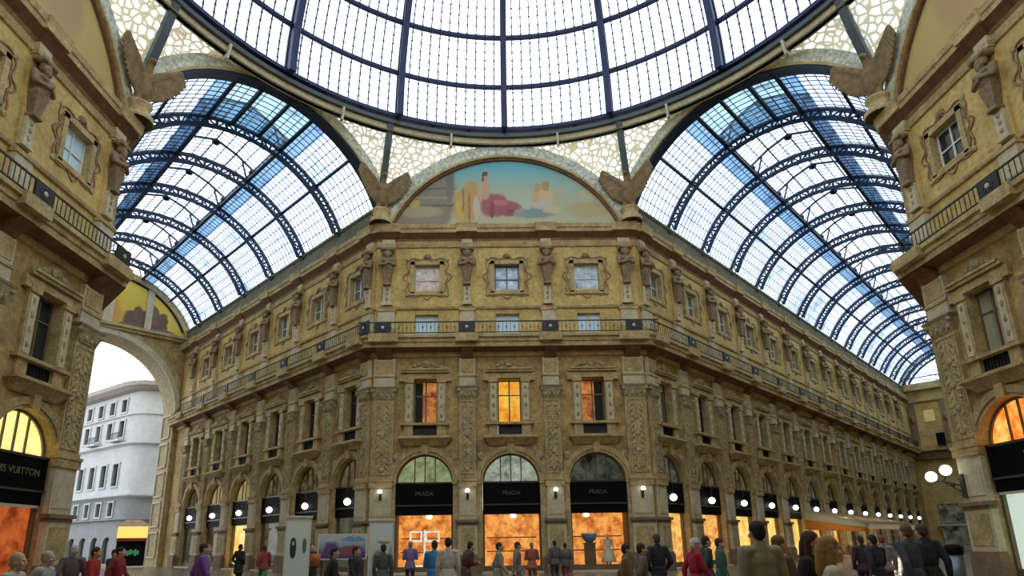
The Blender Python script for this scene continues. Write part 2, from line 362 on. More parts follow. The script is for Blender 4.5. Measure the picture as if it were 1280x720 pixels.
def facade(name, wall, x0, x1, centres, top, mezz):
    mb = MB()
    cs = sorted(centres); cuts = [x0] + [(a+b)/2 for a, b in zip(cs, cs[1:])] + [x1]
    for c, a, b in zip(cs, cuts, cuts[1:]):
        a2, b2 = (max(a, c-B/2), min(b, c+B/2))
        lo = [arch_loop(c, AR, .02, SP), rect_loop(c-.73, c+.73, 8.06, 11.6)]
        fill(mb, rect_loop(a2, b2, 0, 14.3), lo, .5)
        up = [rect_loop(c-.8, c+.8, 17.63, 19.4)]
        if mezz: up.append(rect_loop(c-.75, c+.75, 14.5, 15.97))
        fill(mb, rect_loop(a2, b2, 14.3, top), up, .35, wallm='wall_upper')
        for e0, e1 in ((a, a2), (b2, b)):
            if e1-e0 > .01:
                mb.mat('wall_stone').poly([(e0,0,0),(e1,0,0),(e1,0,14.3),(e0,0,14.3)]); mb.mat('wall_upper').poly([(e0,0,14.3),(e1,0,14.3),(e1,0,top),(e0,0,top)])
        mb.mat('trim_stone'); arc_band(mb, c, SP, AR, AR+.16, -.02, .06, 0, PI); arc_band(mb, c, SP, AR+.16, AR+.46, -.02, .13, 0, PI)
        mb.box(c-.2, c+.2, 0, .26, SP+AR-.02, SP+AR+.55)
        for sx in (-1, 1):
            mb.mat('trim_stone').box(c+sx*(AR+.23)-.23, c+sx*(AR+.23)+.23, 0, .09, .9, SP)
            mb.box(c+sx*(AR+.23)-.27, c+sx*(AR+.23)+.27, 0, .17, SP-.1, SP+.16)
            mb.mat('plinth_stone').box(c+sx*(AR+.23)-.26, c+sx*(AR+.23)+.26, 0, .13, 0, .9)
            # carved spandrel rosettes
            mb.mat('carved_stone').ball((c+sx*1.75, -.02, SP+1.55), (.26,.09,.26), 10, 6)
        # ornate plaster frame round the upper window, scrolls and a shell
        mb.mat('trim_stone')
        for e0, e1, z0, z1 in ((-1.08,-.82,17.4,19.65),(.82,1.08,17.4,19.65),(-1.08,1.08,19.42,19.68),(-1.15,1.15,17.28,17.5)): mb.box(c+e0, c+e1, 0, .09, z0, z1)
        mb.mat('scroll_stone'); n = 56
        for hw, hh, am, rr in ((1.40,1.38,.09,.034),(1.24,1.22,.05,.024)):
            ps = []
            for i in range(n+1):
                t = 2*PI*i/n; ct, st = math.cos(t), math.sin(t); k = (abs(ct)**4+abs(st)**4)**-.25*(1+am*math.cos(8*t)+am*.5*math.cos(12*t))
                ps.append((c+hw*ct*k, -.02, 18.55+hh*st*k))
            for p, q in zip(ps, ps[1:]): mb.bar(p, q, rr*2, .09, (0,1,0))
        mb.mat('trim_stone')
        for sx in (-1, 1):
            for dx, dz in ((1.28,17.3),(1.28,19.8)): mb.ball((c+sx*dx, -.03, dz), (.14,.07,.14), 8, 5)
        mb.mat('herm_stone').ball((c, -.02, 20.0), (.26,.13,.2), 10, 6)
    return struct(link(name, mb.mesh(name), None, wall.P, wall.rz))
facade('wall_center', wC, -W/2, W/2, CEN_C, 22.3, True)
facade('wall_left_arcade', wL, -TL, 0, CEN_L, 23.4, False)
facade('wall_right_arcade', wR, 0, TR, CEN_R, 23.4, False)
facade('wall_left', wFL, -17, 0, CEN_FL, 22.3, False)
facade('wall_right', wFR, 0, 17, CEN_FR, 22.3, False)
for nm, w, x0, x1 in (('wall_left_arcade_opposite', wOL, 0, TL), ('wall_right_arcade_opposite', wOR, -TR, 0)):
    mb = MB(); mb.mat('wall_stone').poly([(x0,0,0),(x1,0,0),(x1,0,14.3),(x0,0,14.3)]); mb.mat('wall_upper').poly([(x0,0,14.3),(x1,0,14.3),(x1,0,23.4),(x0,0,23.4)])
    mb.mat('trim_stone')
    n = int((x1-x0)/B)
    for k in range(n):
        xc = (x0+1+B*k) if x0 >= 0 else (x1-1-B*k); mb.box(xc-.5, xc+.5, 0, .22, 0, 13.4); mb.box(xc-.4, xc+.4, 0, .2, 15, 21.3)
    struct(link(nm, mb.mesh(nm), None, w.P, w.rz))
for nm, p0, p1 in (('light_block_back_left',(-XF,YC-17),(-W/2,-1.1)),('light_block_back_right',(W/2,-1.1),(XF,YC-17))):  # added unseen panels closing the rear arm openings to block horizontal sky light
    mb = MB(); mb.mat('wall_stone').poly([(*p0,0),(*p1,0),(*p1,23.4),(*p0,23.4)]); mb.mat('trim_stone')
    for f in (.15,.38,.62,.85):
        x, y = p0[0]+(p1[0]-p0[0])*f, p0[1]+(p1[1]-p0[1])*f; mb.hexa([(x-.5,y-.4,0),(x+.5,y-.4,0),(x+.5,y+.4,0),(x-.5,y+.4,0),(x-.5,y-.4,21),(x+.5,y-.4,21),(x+.5,y+.4,21),(x-.5,y+.4,21)])
    struct(link(nm, mb.mesh(nm)))
mb = MB(); mb.mat('wall_stone').poly([(-W/2,-1.1,0),(W/2,-1.1,0),(W/2,-1.1,22.3),(-W/2,-1.1,22.3)])
mb.mat('trim_stone')
for x in (-7.8,-2.6,2.6,7.8): mb.box(x-.5, x+.5, 1.1, .85, 0, 21)
struct(link('wall_back', mb.mesh('wall_back')))

# ------------------------------------------------------------------ mouldings carried round the whole building
PC = [(-W/2-S*TL, D+S*TL), (-W/2, D), (W/2, D), (W/2+S*TR, D+S*TR)]
PL = [(-XF-9, YC-17-9), (-XF, YC-17), (-XF, YC), (-XF-S*TL, YC+S*TL)]
PR = [(XF+S*TR, YC+S*TR), (XF, YC), (XF, YC-17), (XF+9, YC-17-9)]
BALC = [(0,13.05),(.14,13.1),(.18,13.35),(.2,13.36)]
BALC2 = [(.2,13.36),(.88,13.5)]
BALC3 = [(.88,13.5),(.88,13.78),(.96,13.82),(.96,14.02),(1.1,14.08),(1.1,14.26),(1.05,14.3),(0,14.31)]
CORN = [(0,20.62),(.1,20.66),(.14,20.82),(.05,20.86),(.05,21.12),(.2,21.2)]
CORN2 = [(.2,21.2),(.55,21.5)]
CORN3 = [(.55,21.5),(.57,21.72),(.64,21.78),(.68,22.02),(.6,22.08),(.2,22.25)]
PARA = [(.2,22.2),(.2,22.4),(.12,22.45),(.12,23.45),(.24,23.5),(.26,23.66),(.2,23.7),(-.5,23.7),(-.5,22.2)]
STRING = [(0,16.28),(.12,16.3),(.16,16.44),(.1,16.52),(0,16.55)]
IMPOST = [(0,7.35),(.0,7.36)]
n_trim = 0
for path in (PC, PL, PR):
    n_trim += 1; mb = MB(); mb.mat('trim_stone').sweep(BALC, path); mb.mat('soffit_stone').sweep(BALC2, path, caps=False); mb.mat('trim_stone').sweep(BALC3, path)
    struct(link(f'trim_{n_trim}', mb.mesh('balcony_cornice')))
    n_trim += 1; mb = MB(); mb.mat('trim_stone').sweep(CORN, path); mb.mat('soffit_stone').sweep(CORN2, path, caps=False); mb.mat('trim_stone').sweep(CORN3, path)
    struct(link(f'trim_{n_trim}', mb.mesh('main_cornice')))
    n_trim += 1; mb = MB(); mb.mat('trim_stone').sweep(STRING, path); struct(link(f'trim_{n_trim}', mb.mesh('string_course')))
stone('parapet_stone', (.20,.19,.11), var=.4, scale=1.5, bump=.5)
for path in (PC[:2], PC[2:], PL[2:], PR[:2]):
    n_trim += 1; mb = MB(); mb.mat('parapet_stone').sweep(PARA, path); struct(link(f'trim_{n_trim}', mb.mesh('parapet')))

# ------------------------------------------------------------------ pilasters
def relief(mb, w, z0, z1, out, seed):
    """carved panel: border, candelabra stem, leaves and rosettes"""
    rnd = random.Random(seed); h = w/2-.13
    mb.mat('carved_stone')
    for x in (-h, h): mb.box(x-.035, x+.035, out, out+.035, z0, z1)
    for z in (z0, z1-.07): mb.box(-h, h, out, out+.035, z, z+.07)
    mb.box(-.025, .025, out, out+.03, z0+.1, z1-.1)
    z = z0+.3; k = 0
    while z < z1-.25:
        if k % 3 == 0: mb.ball((0,-out,z), (.15*w,.07,.16), 8, 5)
        for sx in (-1, 1):
            a = rnd.uniform(.3,1.1)
            mb.ball((sx*h*.52,-out,z+.12), (.13*w,.05,.085), 7, 4, Matrix.Rotation(sx*a, 3, 'Y'))
            mb.ball((sx*h*.72,-out,z-.06), (.055,.05,.055), 6, 4)
        z += .34; k += 1
def pil_parts(w):
    def base(): return MB().mat('plinth_stone').box(-w/2-.14,w/2+.14,0,.40,0,.95).box(-w/2-.1,w/2+.1,0,.36,.95,1.08).mesh('pilaster_base')
    def ped():
        mb = MB().mat('panel_stone').box(-w/2-.06,w/2+.06,0,.30,1.08,2.75); mb.mat('plinth_stone').box(-w/2-.06,w/2+.06,0,.34,2.75,2.9).box(-w/2-.16,w/2+.16,0,.44,2.9,3.06)
        mb.mat('trim_stone').box(-w/2+.1,w/2-.1,.3,.325,1.3,2.55); return mb.mesh('pilaster_pedestal')
    def pan():
        mb = MB().mat('panel_stone').box(-w/2,w/2,0,.24,3.06,4.95); mb.box(-w/2+.1,w/2-.1,.24,.275,3.3,4.75)
        mb.mat('trim_stone').box(-w/2-.06,w/2+.06,0,.34,4.95,5.3).box(-w/2-.1,w/2+.1,0,.38,5.3,5.42); return mb.mesh('pilaster_panel')
    def shaft():
        mb = MB().mat('trim_stone').box(-w/2,w/2,0,.2,5.42,10.35).box(-w/2-.05,w/2+.05,0,.26,5.42,5.6); relief(mb, w, 5.7, 10.2, .2, int(w*10)); return mb.mesh('pilaster_shaft')
    def capi():
        mb = MB().mat('carved_stone').box(-w/2,w/2,0,.24,10.35,10.95)
        mb.hexa([(-w/2,-.24,10.4),(w/2,-.24,10.4),(w/2,0,10.4),(-w/2,0,10.4),(-w/2-.16,-.42,11.0),(w/2+.16,-.42,11.0),(w/2+.16,0,11.0),(-w/2-.16,0,11.0)])
        for x in (-w/2-.06, w/2+.06): mb.ball((x,-.34,10.86), (.13,.13,.13), 8, 6)
        for i in range(4): mb.ball((-w/2+.12+(w-.24)*i/3,-.3,10.58), (.09,.07,.17), 6, 5)
        mb.mat('plinth_stone').box(-w/2-.2,w/2+.2,0,.44,11.0,11.12); return mb.mesh('capital')
    def fri():
        mb = MB().mat('panel_stone').box(-w/2,w/2,0,.22,11.12,12.95); mb.mat('trim_stone').box(-w/2-.05,w/2+.05,0,.28,11.75,11.85).box(-w/2+.1,w/2-.1,.22,.25,12.0,12.8)
        return mb.mesh('frieze_block')
    def con():
        mb = MB().mat('soffit_stone')
        mb.hexa([(-w*.36,-.24,12.9),(w*.36,-.24,12.9),(w*.36,0,12.9),(-w*.36,0,12.9),(-w*.36,-.9,13.44),(w*.36,-.9,13.44),(w*.36,0,13.44),(-w*.36,0,13.44)])
        mb.mat('trim_stone').box(-w*.7,w*.7,.9,1.24,13.78,14.3)
        return mb.mesh('console')
    return [(n, cached((n, w), f)) for n, f in (('base',base),('pedestal',ped),('panel',pan),('shaft',shaft),('capital',capi),('frieze_block',fri),('console',con))]
def herm():
    def mk():
        mb = MB().mat('herm_stone')
        mb.hexa([(-.17,-.3,0),(.17,-.3,0),(.17,0,0),(-.17,0,0),(-.34,-.44,1.05),(.34,-.44,1.05),(.34,0,1.05),(-.34,0,1.05)])
        mb.box(-.24,.24,0,.4,-.12,.02)
        mb.ball((0,-.24,1.2),(.38,.27,.28)); mb.ball((0,-.27,1.5),(.42,.29,.35)); mb.cap((-.36,-.22,1.72),.15,(.36,-.22,1.72),.15)
        for sx in (-1,1):
            mb.cap((sx*.44,-.24,1.70),.145,(sx*.5,-.36,1.28),.115); mb.cap((sx*.5,-.36,1.28),.11,(sx*.08,-.58,1.33+.06*sx),.085)
            mb.ball((sx*.05,-.58,1.36+.06*sx),(.11,.07,.08))
            mb.ball((sx*.2,-.5,1.58),(.16,.09,.12)); mb.ball((sx*.19,-.3,2.12),(.09,.14,.18)); mb.ball((sx*.08,-.50,2.13),.03)
        mb.cap((0,-.24,1.75),.14,(0,-.28,1.95),.13); mb.ball((0,-.32,2.08),(.19,.21,.25)); mb.ball((0,-.28,2.18),(.22,.22,.2))
        mb.cap((0,-.53,2.1),.03,(0,-.55,2.03),.045); mb.ball((0,-.46,1.9),(.13,.11,.15)); mb.ball((0,-.50,1.97),(.07,.04,.02))
        mb.box(-.42,.42,0,.5,2.32,2.5); mb.ball((-.36,-.3,2.36),(.14,.14,.14)); mb.ball((.36,-.3,2.36),(.14,.14,.14))
        return fuse(mb, .034, 'herm_figure', 1)
    return cached('herm', mk)
def upper_parts(w):
    def base():
        mb = MB().mat('panel_stone').box(-w*.62,w*.62,0,.3,14.9,16.1); mb.mat('trim_stone').box(-w*.7,w*.7,0,.36,16.1,16.26).box(-w*.68,w*.68,0,.34,14.6,14.95); return mb.mesh('upper_base')
    def shaft():
        mb = MB().mat('wall_upper').box(-w/2,w/2,0,.12,16.55,20.6); mb.mat('panel_stone').box(-w*.3,w*.3,.12,.28,16.62,17.85).box(-w*.4,w*.4,.12,.32,16.55,16.75)
        mb.mat('carved_stone')
        for z in (16.95,17.3,17.6): mb.ball((0,-.27,z),(.1,.06,.13),7,5)
        return mb.mesh('upper_shaft')
    def cap_(): return MB().mat('panel_stone').box(-w*.48,w*.48,0,.26,20.45,21.15).mat('trim_stone').box(-w*.56,w*.56,0,.32,20.55,20.85).mesh('upper_capital')
    def cor():
        mb = MB().mat('soffit_stone').hexa([(-w*.5,-.25,21.15),(w*.5,-.25,21.15),(w*.5,0,21.15),(-w*.5,0,21.15),(-w*.75,-.62,21.5),(w*.75,-.62,21.5),(w*.75,0,21.5),(-w*.75,0,21.5)])
        mb.mat('trim_stone').box(-w*.95,w*.95,.4,.72,21.5,21.78).hexa([(-w*.95,-.72,21.78),(w*.95,-.72,21.78),(w*.95,-.3,21.78),(-w*.95,-.3,21.78),(-w*1.0,-.8,22.06),(w*1.0,-.8,22.06),(w*1.0,-.3,22.1),(-w*1.0,-.3,22.1)])
        return mb.mesh('cornice_block')
    return [(n, cached((n, w), f)) for n, f in (('base',base),('shaft',shaft),('capital',cap_),('cornice_block',cor))]
PNAME = {'C': 'middle facade', 'L': 'short left arcade', 'R': 'long right arcade', 'FL': 'left foreground building', 'FR': 'right foreground building'}
def pilaster(side, wall, x, w, lab):
    o = tag(link('pilaster', None, None, wall.at(x), wall.rz), 'carved stone pilaster, '+lab, 'pilaster', 'carved pilasters of the '+PNAME[side])
    for n, me in pil_parts(w): link(n, me, o)
    u = tag(link('herm_pilaster', None, None, wall.at(x,0,14.3), wall.rz), 'bearded stone herm under the main cornice, '+lab, 'statue', 'stone herms of the '+PNAME[side])
    for n, me in upper_parts(.72 if w < 1.2 else .85): link(n, me, u, (0,0,-14.3))
    link('figure', herm(), u, (0,-.12,17.95-14.3))
    return o
for x, w, lab in ((-7.75,1.3,'at the left corner of the middle facade'),(-2.6,1.,'left of the middle bay of the middle facade'),(2.6,1.,'right of the middle bay of the middle facade'),(7.75,1.3,'at the right corner of the middle facade')):
    pilaster('C', wC, x, w, lab)
for k in range(7): pilaster('L', wL, -(.62 if k == 0 else 4.8+B*(k-1)), 1., f'{ORD[k]} from the corner on the short left arcade')
for k in range(14): pilaster('R', wR, (.62 if k == 0 else 4.8+B*(k-1)), 1., f'{ORD[k]} from the corner on the long right arcade')
for k in range(3):
    pilaster('FL', wFL, -(.75 if k == 0 else .75+B*k), 1.3 if k == 0 else 1., f'{ORD[k]} from the corner on the left foreground building')
    pilaster('FR', wFR, (.75 if k == 0 else .75+B*k), 1.3 if k == 0 else 1., f'{ORD[k]} from the corner on the right foreground building')

# ------------------------------------------------------------------ balcony railings
def rail_mesh(L, kind):
    mb = MB().mat('rail_iron')
    if kind == 'top_rail': mb.box(-L/2,L/2,1.0,1.07,.74,.81)
    elif kind == 'bottom_rail': mb.box(-L/2,L/2,1.0,1.06,.05,.10)
    elif kind == 'grille':
        n = int(L/.24)
        for i in range(n+1):
            x = -L/2+L*i/n; mb.box(x-.012,x+.012,1.02,1.05,.1,.76)
            if i % 2 == 0: mb.ball((x,-1.035,.42),(.045,.02,.09),6,4)
    elif kind == 'ornament':
        mb.mat('grille_black').box(-.5,.5,1.0,1.1,.02,.80); mb.mat('boss_stone').ball((0,-1.12,.42),(.11,.05,.11),10,6)
        mb.mat('rail_iron')
        for a in range(8): mb.ball((.22*math.cos(a*PI/4),-1.1,.42+.22*math.sin(a*PI/4)),(.07,.03,.07),6,4)
    return mb.mesh('rail_'+kind)
for side, wall, cs in SIDES:
    for k, c in enumerate(cs):
        L = B
        o = tag(link('balcony_railing', None, None, wall.at(c,0,14.3), wall.rz), 'dark iron balcony railing, '+where(side,k), 'railing', 'iron balcony railings of the '+PNAME[side])
        for kd in ('top_rail','bottom_rail','grille'): link(kd, cached(('rail',kd,L), lambda: rail_mesh(L,kd)), o)
        link('ornament', cached('orn', lambda: rail_mesh(L,'ornament')), o, (B/2,0,0))
        if side == 'C' and k == 0: link('ornament', cached('orn', lambda: rail_mesh(L,'ornament')), o, (-B/2,0,0))
for side, wall, x, lab in (('C',wC,-8.6,'left corner'),('C',wC,8.6,'right corner')):
    o = tag(link('balcony_railing', None, None, wall.at(x,0,14.3), wall.rz), f'short dark railing at the {lab} of the middle facade balcony', 'railing', 'iron balcony railings of the middle facade')
    for kd in ('top_rail','bottom_rail','grille'): link(kd, cached(('rail',kd,1.5), lambda: rail_mesh(1.5,kd)), o)

# ------------------------------------------------------------------ windows (part of the building)
n_win = 0
def window(side, wall, c, z, parts):
    global n_win; n_win += 1
    o = link(f'window_{n_win}', None, None, wall.at(c,0,z), wall.rz); struct(o)
    for n, me, mats in parts: link(n, me, o, (0,0,-z), mats=mats)
    return o
def w_frame():
    mb = MB().mat('trim_stone')
    for sx in (-1,1):
        mb.box(sx*1.0-.27,sx*1.0+.27,0,.16,7.95,11.7); mb.mat('panel_stone').box(sx*1.0-.17,sx*1.0+.17,.16,.2,8.95,11.3); mb.mat('trim_stone').box(sx*1.0-.3,sx*1.0+.3,0,.24,11.4,11.65)
        mb.mat('carved_stone')
        for z in (9.3,9.9,10.5,11.05): mb.ball((sx*1.0,-.2,z),(.09,.035,.16),6,4)
        mb.mat('trim_stone')
    mb.box(-1.3,1.3,0,.2,11.65,11.98).box(-1.62,1.62,0,.12,11.72,11.9); mb.box(-1.6,-1.3,0,.2,11.5,11.98).box(1.3,1.6,0,.2,11.5,11.98)
    return mb.mesh('window_frame')
def w_ped():
    mb = MB().mat('trim_stone').box(-1.5,1.5,0,.34,12.02,12.16).box(-1.42,1.42,0,.42,12.16,12.26)
    mb.hexa([(-1.4,-.1,12.26),(1.4,-.1,12.26),(1.4,0,12.26),(-1.4,0,12.26),(-.3,-.1,12.85),(.3,-.1,12.85),(.3,0,12.85),(-.3,0,12.85)])
    mb.mat('carved_stone').ball((0,-.12,12.62),(.3,.1,.26),10,6)
    for sx in (-1,1):
        for i in range(4): mb.ball((sx*(.45+.25*i),-.1,12.55-.08*i),(.17,.07,.13),7,4)
    return mb.mesh('pediment')
def w_sill():
    mb = MB().mat('trim_stone').box(-1.5,1.5,0,.3,8.72,8.86).box(-1.55,1.55,0,.42,7.88,8.05)
    mb.hexa([(-1.25,-.12,7.45),(1.25,-.12,7.45),(1.25,0,7.45),(-1.25,0,7.45),(-1.6,-.5,7.88),(1.6,-.5,7.88),(1.6,0,7.88),(-1.6,0,7.88)])
    mb.box(-1.62,1.62,0,.58,7.86,7.95)
    return mb.mesh('window_sill')
def w_grille():
    mb = MB().mat('grille_black').box(-.72,.72,-.12,-.02,8.06,8.72)
    for i in range(9): mb.box(-.68+.17*i-.015,-.68+.17*i+.015,-.02,.02,8.08,8.7)
    return mb.mesh('grille')
def w_pane(nm, x, z0, z1, mat_, y=.38): return MB().mat(mat_).poly([(-x,y,z0),(x,y,z0),(x,y,z1),(-x,y,z1)]).mesh(nm)
def w_sash(x, z0, z1, zs, fm, y=.32):
    mb = MB().mat(fm)
    for a, b in ((-x,-x+.08),(x-.08,x),(-.045,.045)): mb.box(a,b,-y-.05,-y,z0,z1)
    for z in [z0, z1-.09]+zs: mb.box(-x,x,-y-.05,-y,z,z+.07)
    return mb.mesh('sash')
def w_curtain(x0, x1, z0, z1):
    mb = MB().mat('curtain_white'); n = 10; ps = []
    for i in range(n+1): ps.append((x0+(x1-x0)*i/n, .36-.025*(i % 2)))
    for (a, ya), (b, yb) in zip(ps, ps[1:]): mb.poly([(a,ya,z0),(b,yb,z0),(b,yb,z1),(a,ya,z1)])
    return mb.mesh('curtain')
FR_, PD_, SL_, GR_ = w_frame(), w_ped(), w_sill(), w_grille()
LOWPANE = w_pane('pane', .73, 8.72, 11.6, 'window_dark'); LOWSASH = w_sash(.73, 8.72, 11.6, [10.6], 'frame_wood')
TOPPANE = w_pane('pane', .8, 17.63, 19.4, 'window_grey', .3); TOPSASH = w_sash(.8, 17.63, 19.4, [18.4], 'frame_white', .24)
MEZPANE = w_pane('pane', .75, 14.5, 15.97, 'window_sky_reflect', .3); MEZSASH = w_sash(.75, 14.5, 15.97, [], 'frame_white', .24)
CURT = w_curtain(-.7,-.12,17.65,19.38); CURT2 = w_curtain(.25,.7,17.65,19.38); LCURT = w_curtain(-.66,-.2,8.75,11.5); LCURT2 = w_curtain(.12,.66,8.75,11.5)
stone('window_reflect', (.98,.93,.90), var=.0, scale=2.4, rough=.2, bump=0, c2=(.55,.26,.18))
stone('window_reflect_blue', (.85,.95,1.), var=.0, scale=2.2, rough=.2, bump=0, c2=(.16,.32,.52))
glow('lit_window_orange', (1.,.60,.08), .95, (.75,.18,.01), 1.3, .45)
glow('lit_window_red', (.85,.34,.10), .7, (.25,.05,.015), 1.6, .5)
for side, wall, cs in SIDES:
    for k, c in enumerate(cs):
        lm = 'window_dark' if (k % 3 or side != 'R') else 'window_grey'
        if side == 'C': lm = ('lit_window_red','lit_window_orange','lit_window_red')[k]
        if side == 'FR': lm = 'window_blind'
        if side == 'FL': lm = 'window_reflect_blue' if k == 5 else 'window_dark'
        ps = [('frame',FR_,None),('pediment',PD_,None),('sill',SL_,None),('grille',GR_,None),('pane',LOWPANE,[lm]),('sash',LOWSASH,None)]
        if side in ('FR','FL'): ps.append(('curtain',LCURT,['window_blind' if side == 'FR' else 'curtain_white']))
        if side == 'C' and k != 1: ps.append(('curtain', LCURT if k == 0 else LCURT2, ['window_dark']))
        window(side, wall, c, 8.05, ps)
        tm = 'window_grey'
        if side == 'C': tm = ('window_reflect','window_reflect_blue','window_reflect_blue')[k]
        if side in ('FL','FR'): tm = 'window_sky_reflect' if side == 'FL' else 'window_dark'
        ps = [('pane',TOPPANE,[tm]),('sash',TOPSASH,['frame_blue' if side == 'C' and k == 1 else None])]
        if side in ('FL','FR','R','L'): ps.append(('curtain',CURT,None))
        if side in ('FR',): ps.append(('curtain',CURT2,None))
        window(side, wall, c, 17.6, ps)
        if side == 'C': window(side, wall, c, 14.5, [('pane',MEZPANE,None),('sash',MEZSASH,None)])

# ------------------------------------------------------------------ shopfronts
def sf_fan():
    mb = MB().mat('lit_dim'); n = 16
    mb.poly([(AR*math.cos(PI*i/n),.44,SP+AR*math.sin(PI*i/n)) for i in range(n+1)]); return mb.mesh('fanlight')
def sf_fanbars():
    mb = MB().mat('frame_wood')
    for x in (-.62,.0,.62): mb.box(x-.035,x+.035,-.43,-.36,SP,SP+math.sqrt(AR*AR-x*x))
    arc_band(mb, 0, SP, AR-.09, AR, -.43, -.34, 0, PI, 16); return mb.mesh('glazing_bar')
def sf_sign():
    mb = MB().mat('sign_black').box(-AR+.01,AR-.01,-.5,-.14,3.95,5.27); mb.mat('sign_edge').box(-AR+.01,AR-.01,-.5,-.10,5.2,5.3).box(-AR+.01,AR-.01,-.5,-.1,3.88,3.97); return mb.mesh('fascia')
def sf_box(): 
    mb = MB().mat('sign_black').box(-AR+.01,AR-.01,-.5,-.18,3.4,3.88); return mb.mesh('roller_box')
def sf_back(y=1.9):
    mb = MB().mat('lit_dim').poly([(-AR,y,.1),(AR,y,.1),(AR,y,3.6),(-AR,y,3.6)]); return mb.mesh('display_back')
def sf_cell():
    mb = MB().mat('plinth_stone')
    mb.poly([(-AR,.35,.12),(AR,.35,.12),(AR,1.9,.12),(-AR,1.9,.12)]).poly([(-AR,.35,3.6),(AR,.35,3.6),(AR,1.9,3.6),(-AR,1.9,3.6)]).poly([(-AR,.35,.1),(-AR,1.9,.1),(-AR,1.9,3.6),(-AR,.35,3.6)]).poly([(AR,.35,.1),(AR,1.9,.1),(AR,1.9,3.6),(AR,.35,3.6)])
    return mb.mesh('display_case')
def sf_frame():
    mb = MB().mat('frame_wood')
    for a in (-AR+.01,AR-.11): mb.box(a,a+.1,-.45,-.3,.1,3.45)
    mb.box(-AR+.01,AR-.01,-.45,-.3,.05,.42).box(-AR+.01,AR-.01,-.45,-.3,3.36,3.45); return mb.mesh('door_frame')
def sf_glass(): return MB().mat('pane_glass').poly([(-AR+.1,.37,.42),(AR-.1,.37,.42),(AR-.1,.37,3.38),(-AR+.1,.37,3.38)]).mesh('shop_glass')
def sf_step(): return MB().mat('panel_stone').box(-AR-.05,AR+.05,-.45,.35,0,.12).mesh('step')
SF = [('fanlight',sf_fan()),('glazing_bar',sf_fanbars()),('fascia',sf_sign()),('roller_box',sf_box()),('display_back',sf_back()),('display_case',sf_cell()),('door_frame',sf_frame()),('shop_glass',sf_glass()),('step',sf_step())]
SHELF = MB().mat('frame_wood').box(-1.5,1.5,-1.85,-1.35,0,.06).mesh('shelf')
def text(name, s, size, mat_, parent, loc, depth=.012, align='CENTER', rot=None):
    cu = bpy.data.curves.new(name, 'FONT'); cu.body = s; cu.size = size; cu.extrude = depth; cu.align_x = align; cu.align_y = 'CENTER'; cu.materials.append(MATS[mat_])
    t = bpy.data.objects.new('tmp', cu); COL.objects.link(t); dg = bpy.context.evaluated_depsgraph_get(); dg.update()
    me = bpy.data.meshes.new_from_object(t.evaluated_get(dg)); bpy.data.objects.remove(t)
    return link(name, me, parent, loc, rot=rot or (PI/2,0,0))
def swhere(side, k):
    return {'C': ['left','central','right'][k % 3]+' shop of the middle facade', 'L': ORD[k]+' shop from the corner, left arcade', 'R': ORD[k]+' shop from the corner, right arcade', 'FL': ORD[k]+' shop in, left foreground building', 'FR': ORD[k]+' shop in, right foreground building'}[side]
def shopfront(side, wall, k, c, fan, back, look, signm=None):
    o = tag(link('shopfront', None, None, wall.at(c), wall.rz), f'{look}, {swhere(side,k)}', 'shopfront', 'arched shopfronts of the '+PNAME[side])
    for n, me in SF:
        mt = {'fanlight':[fan], 'display_back':[back]}.get(n)
        if n == 'display_back' and side != 'C': me = cached('nearback', lambda: sf_back(.55))
        link(n, me, o, mats=mt)
    return o
FANS = {'C': ['lit_green','lit_grey','fan_dark'], 'L': ['lit_dim']*3+['lit_pale','lit_pale','lit_dim'], 'FL': ['lit_fan_yellow']*3, 'FR': ['lit_fan_orange']*3}
BACK = {'C': ['lit_shop','lit_shop','lit_shop'], 'L': ['lit_dim_green','lit_dim','lit_dim','lit_yellow','lit_dim','lit_dim_green'], 'FL': ['lit_shop_red']*3, 'FR': ['lit_white']*3}
LOOK = {'C': ['black sign, orange lit window and green fanlight','black sign, orange lit window and grey fanlight','black sign, bright orange window with blue bowl'],
 'L': ['black sign and dull green window','black sign and dim brown window','black sign and dark brown window','black sign, pale fanlight and yellow lit door','black sign, pale fanlight and dim window','black sign and dull green door'],
 'FL': ['bright yellow fanlight and red lit window']*3, 'FR': ['orange fanlight, wide black sign and pale window']*3}
for side, wall, cs in SIDES:
    for k, c in enumerate(cs):
        if side == 'R':
            fan = ['lit_dim_green','lit_dim','lit_dim','lit_dim','lit_dim'][k % 5]
            back = (['lit_orange','lit_orange','lit_yellow','lit_yellow','lit_yellow'] + ['lit_orange','lit_orange','lit_dim','lit_orange','lit_dim','lit_dim','lit_dim','lit_dim','lit_dim'])[k]
            look = 'black sign, glowing orange window' if back == 'lit_orange' else 'black sign, glowing yellow door' if back == 'lit_yellow' else 'black sign, dim brown window'
        else: fan, back, look = FANS[side][k], BACK[side][k], LOOK[side][k]
        o = shopfront(side, wall, k, c, fan, back, look)
        if side == 'C':
            text('sign_lettering', 'PRADA', .34, 'letter_grey', o, (0,.13,4.6))
            for z in (1.2,2.0): link('shelf', SHELF, o, (0,0,z))
        if side == 'FL' and k == 0: text('sign_lettering', 'LOUIS VUITTON', .38, 'letter_gold', o, (-.08,.13,4.62)); 
        if side == 'FR' and k == 0: text('sign_lettering', 'V', .55, 'boss_stone', o, (.05,.13,4.62), align='LEFT')
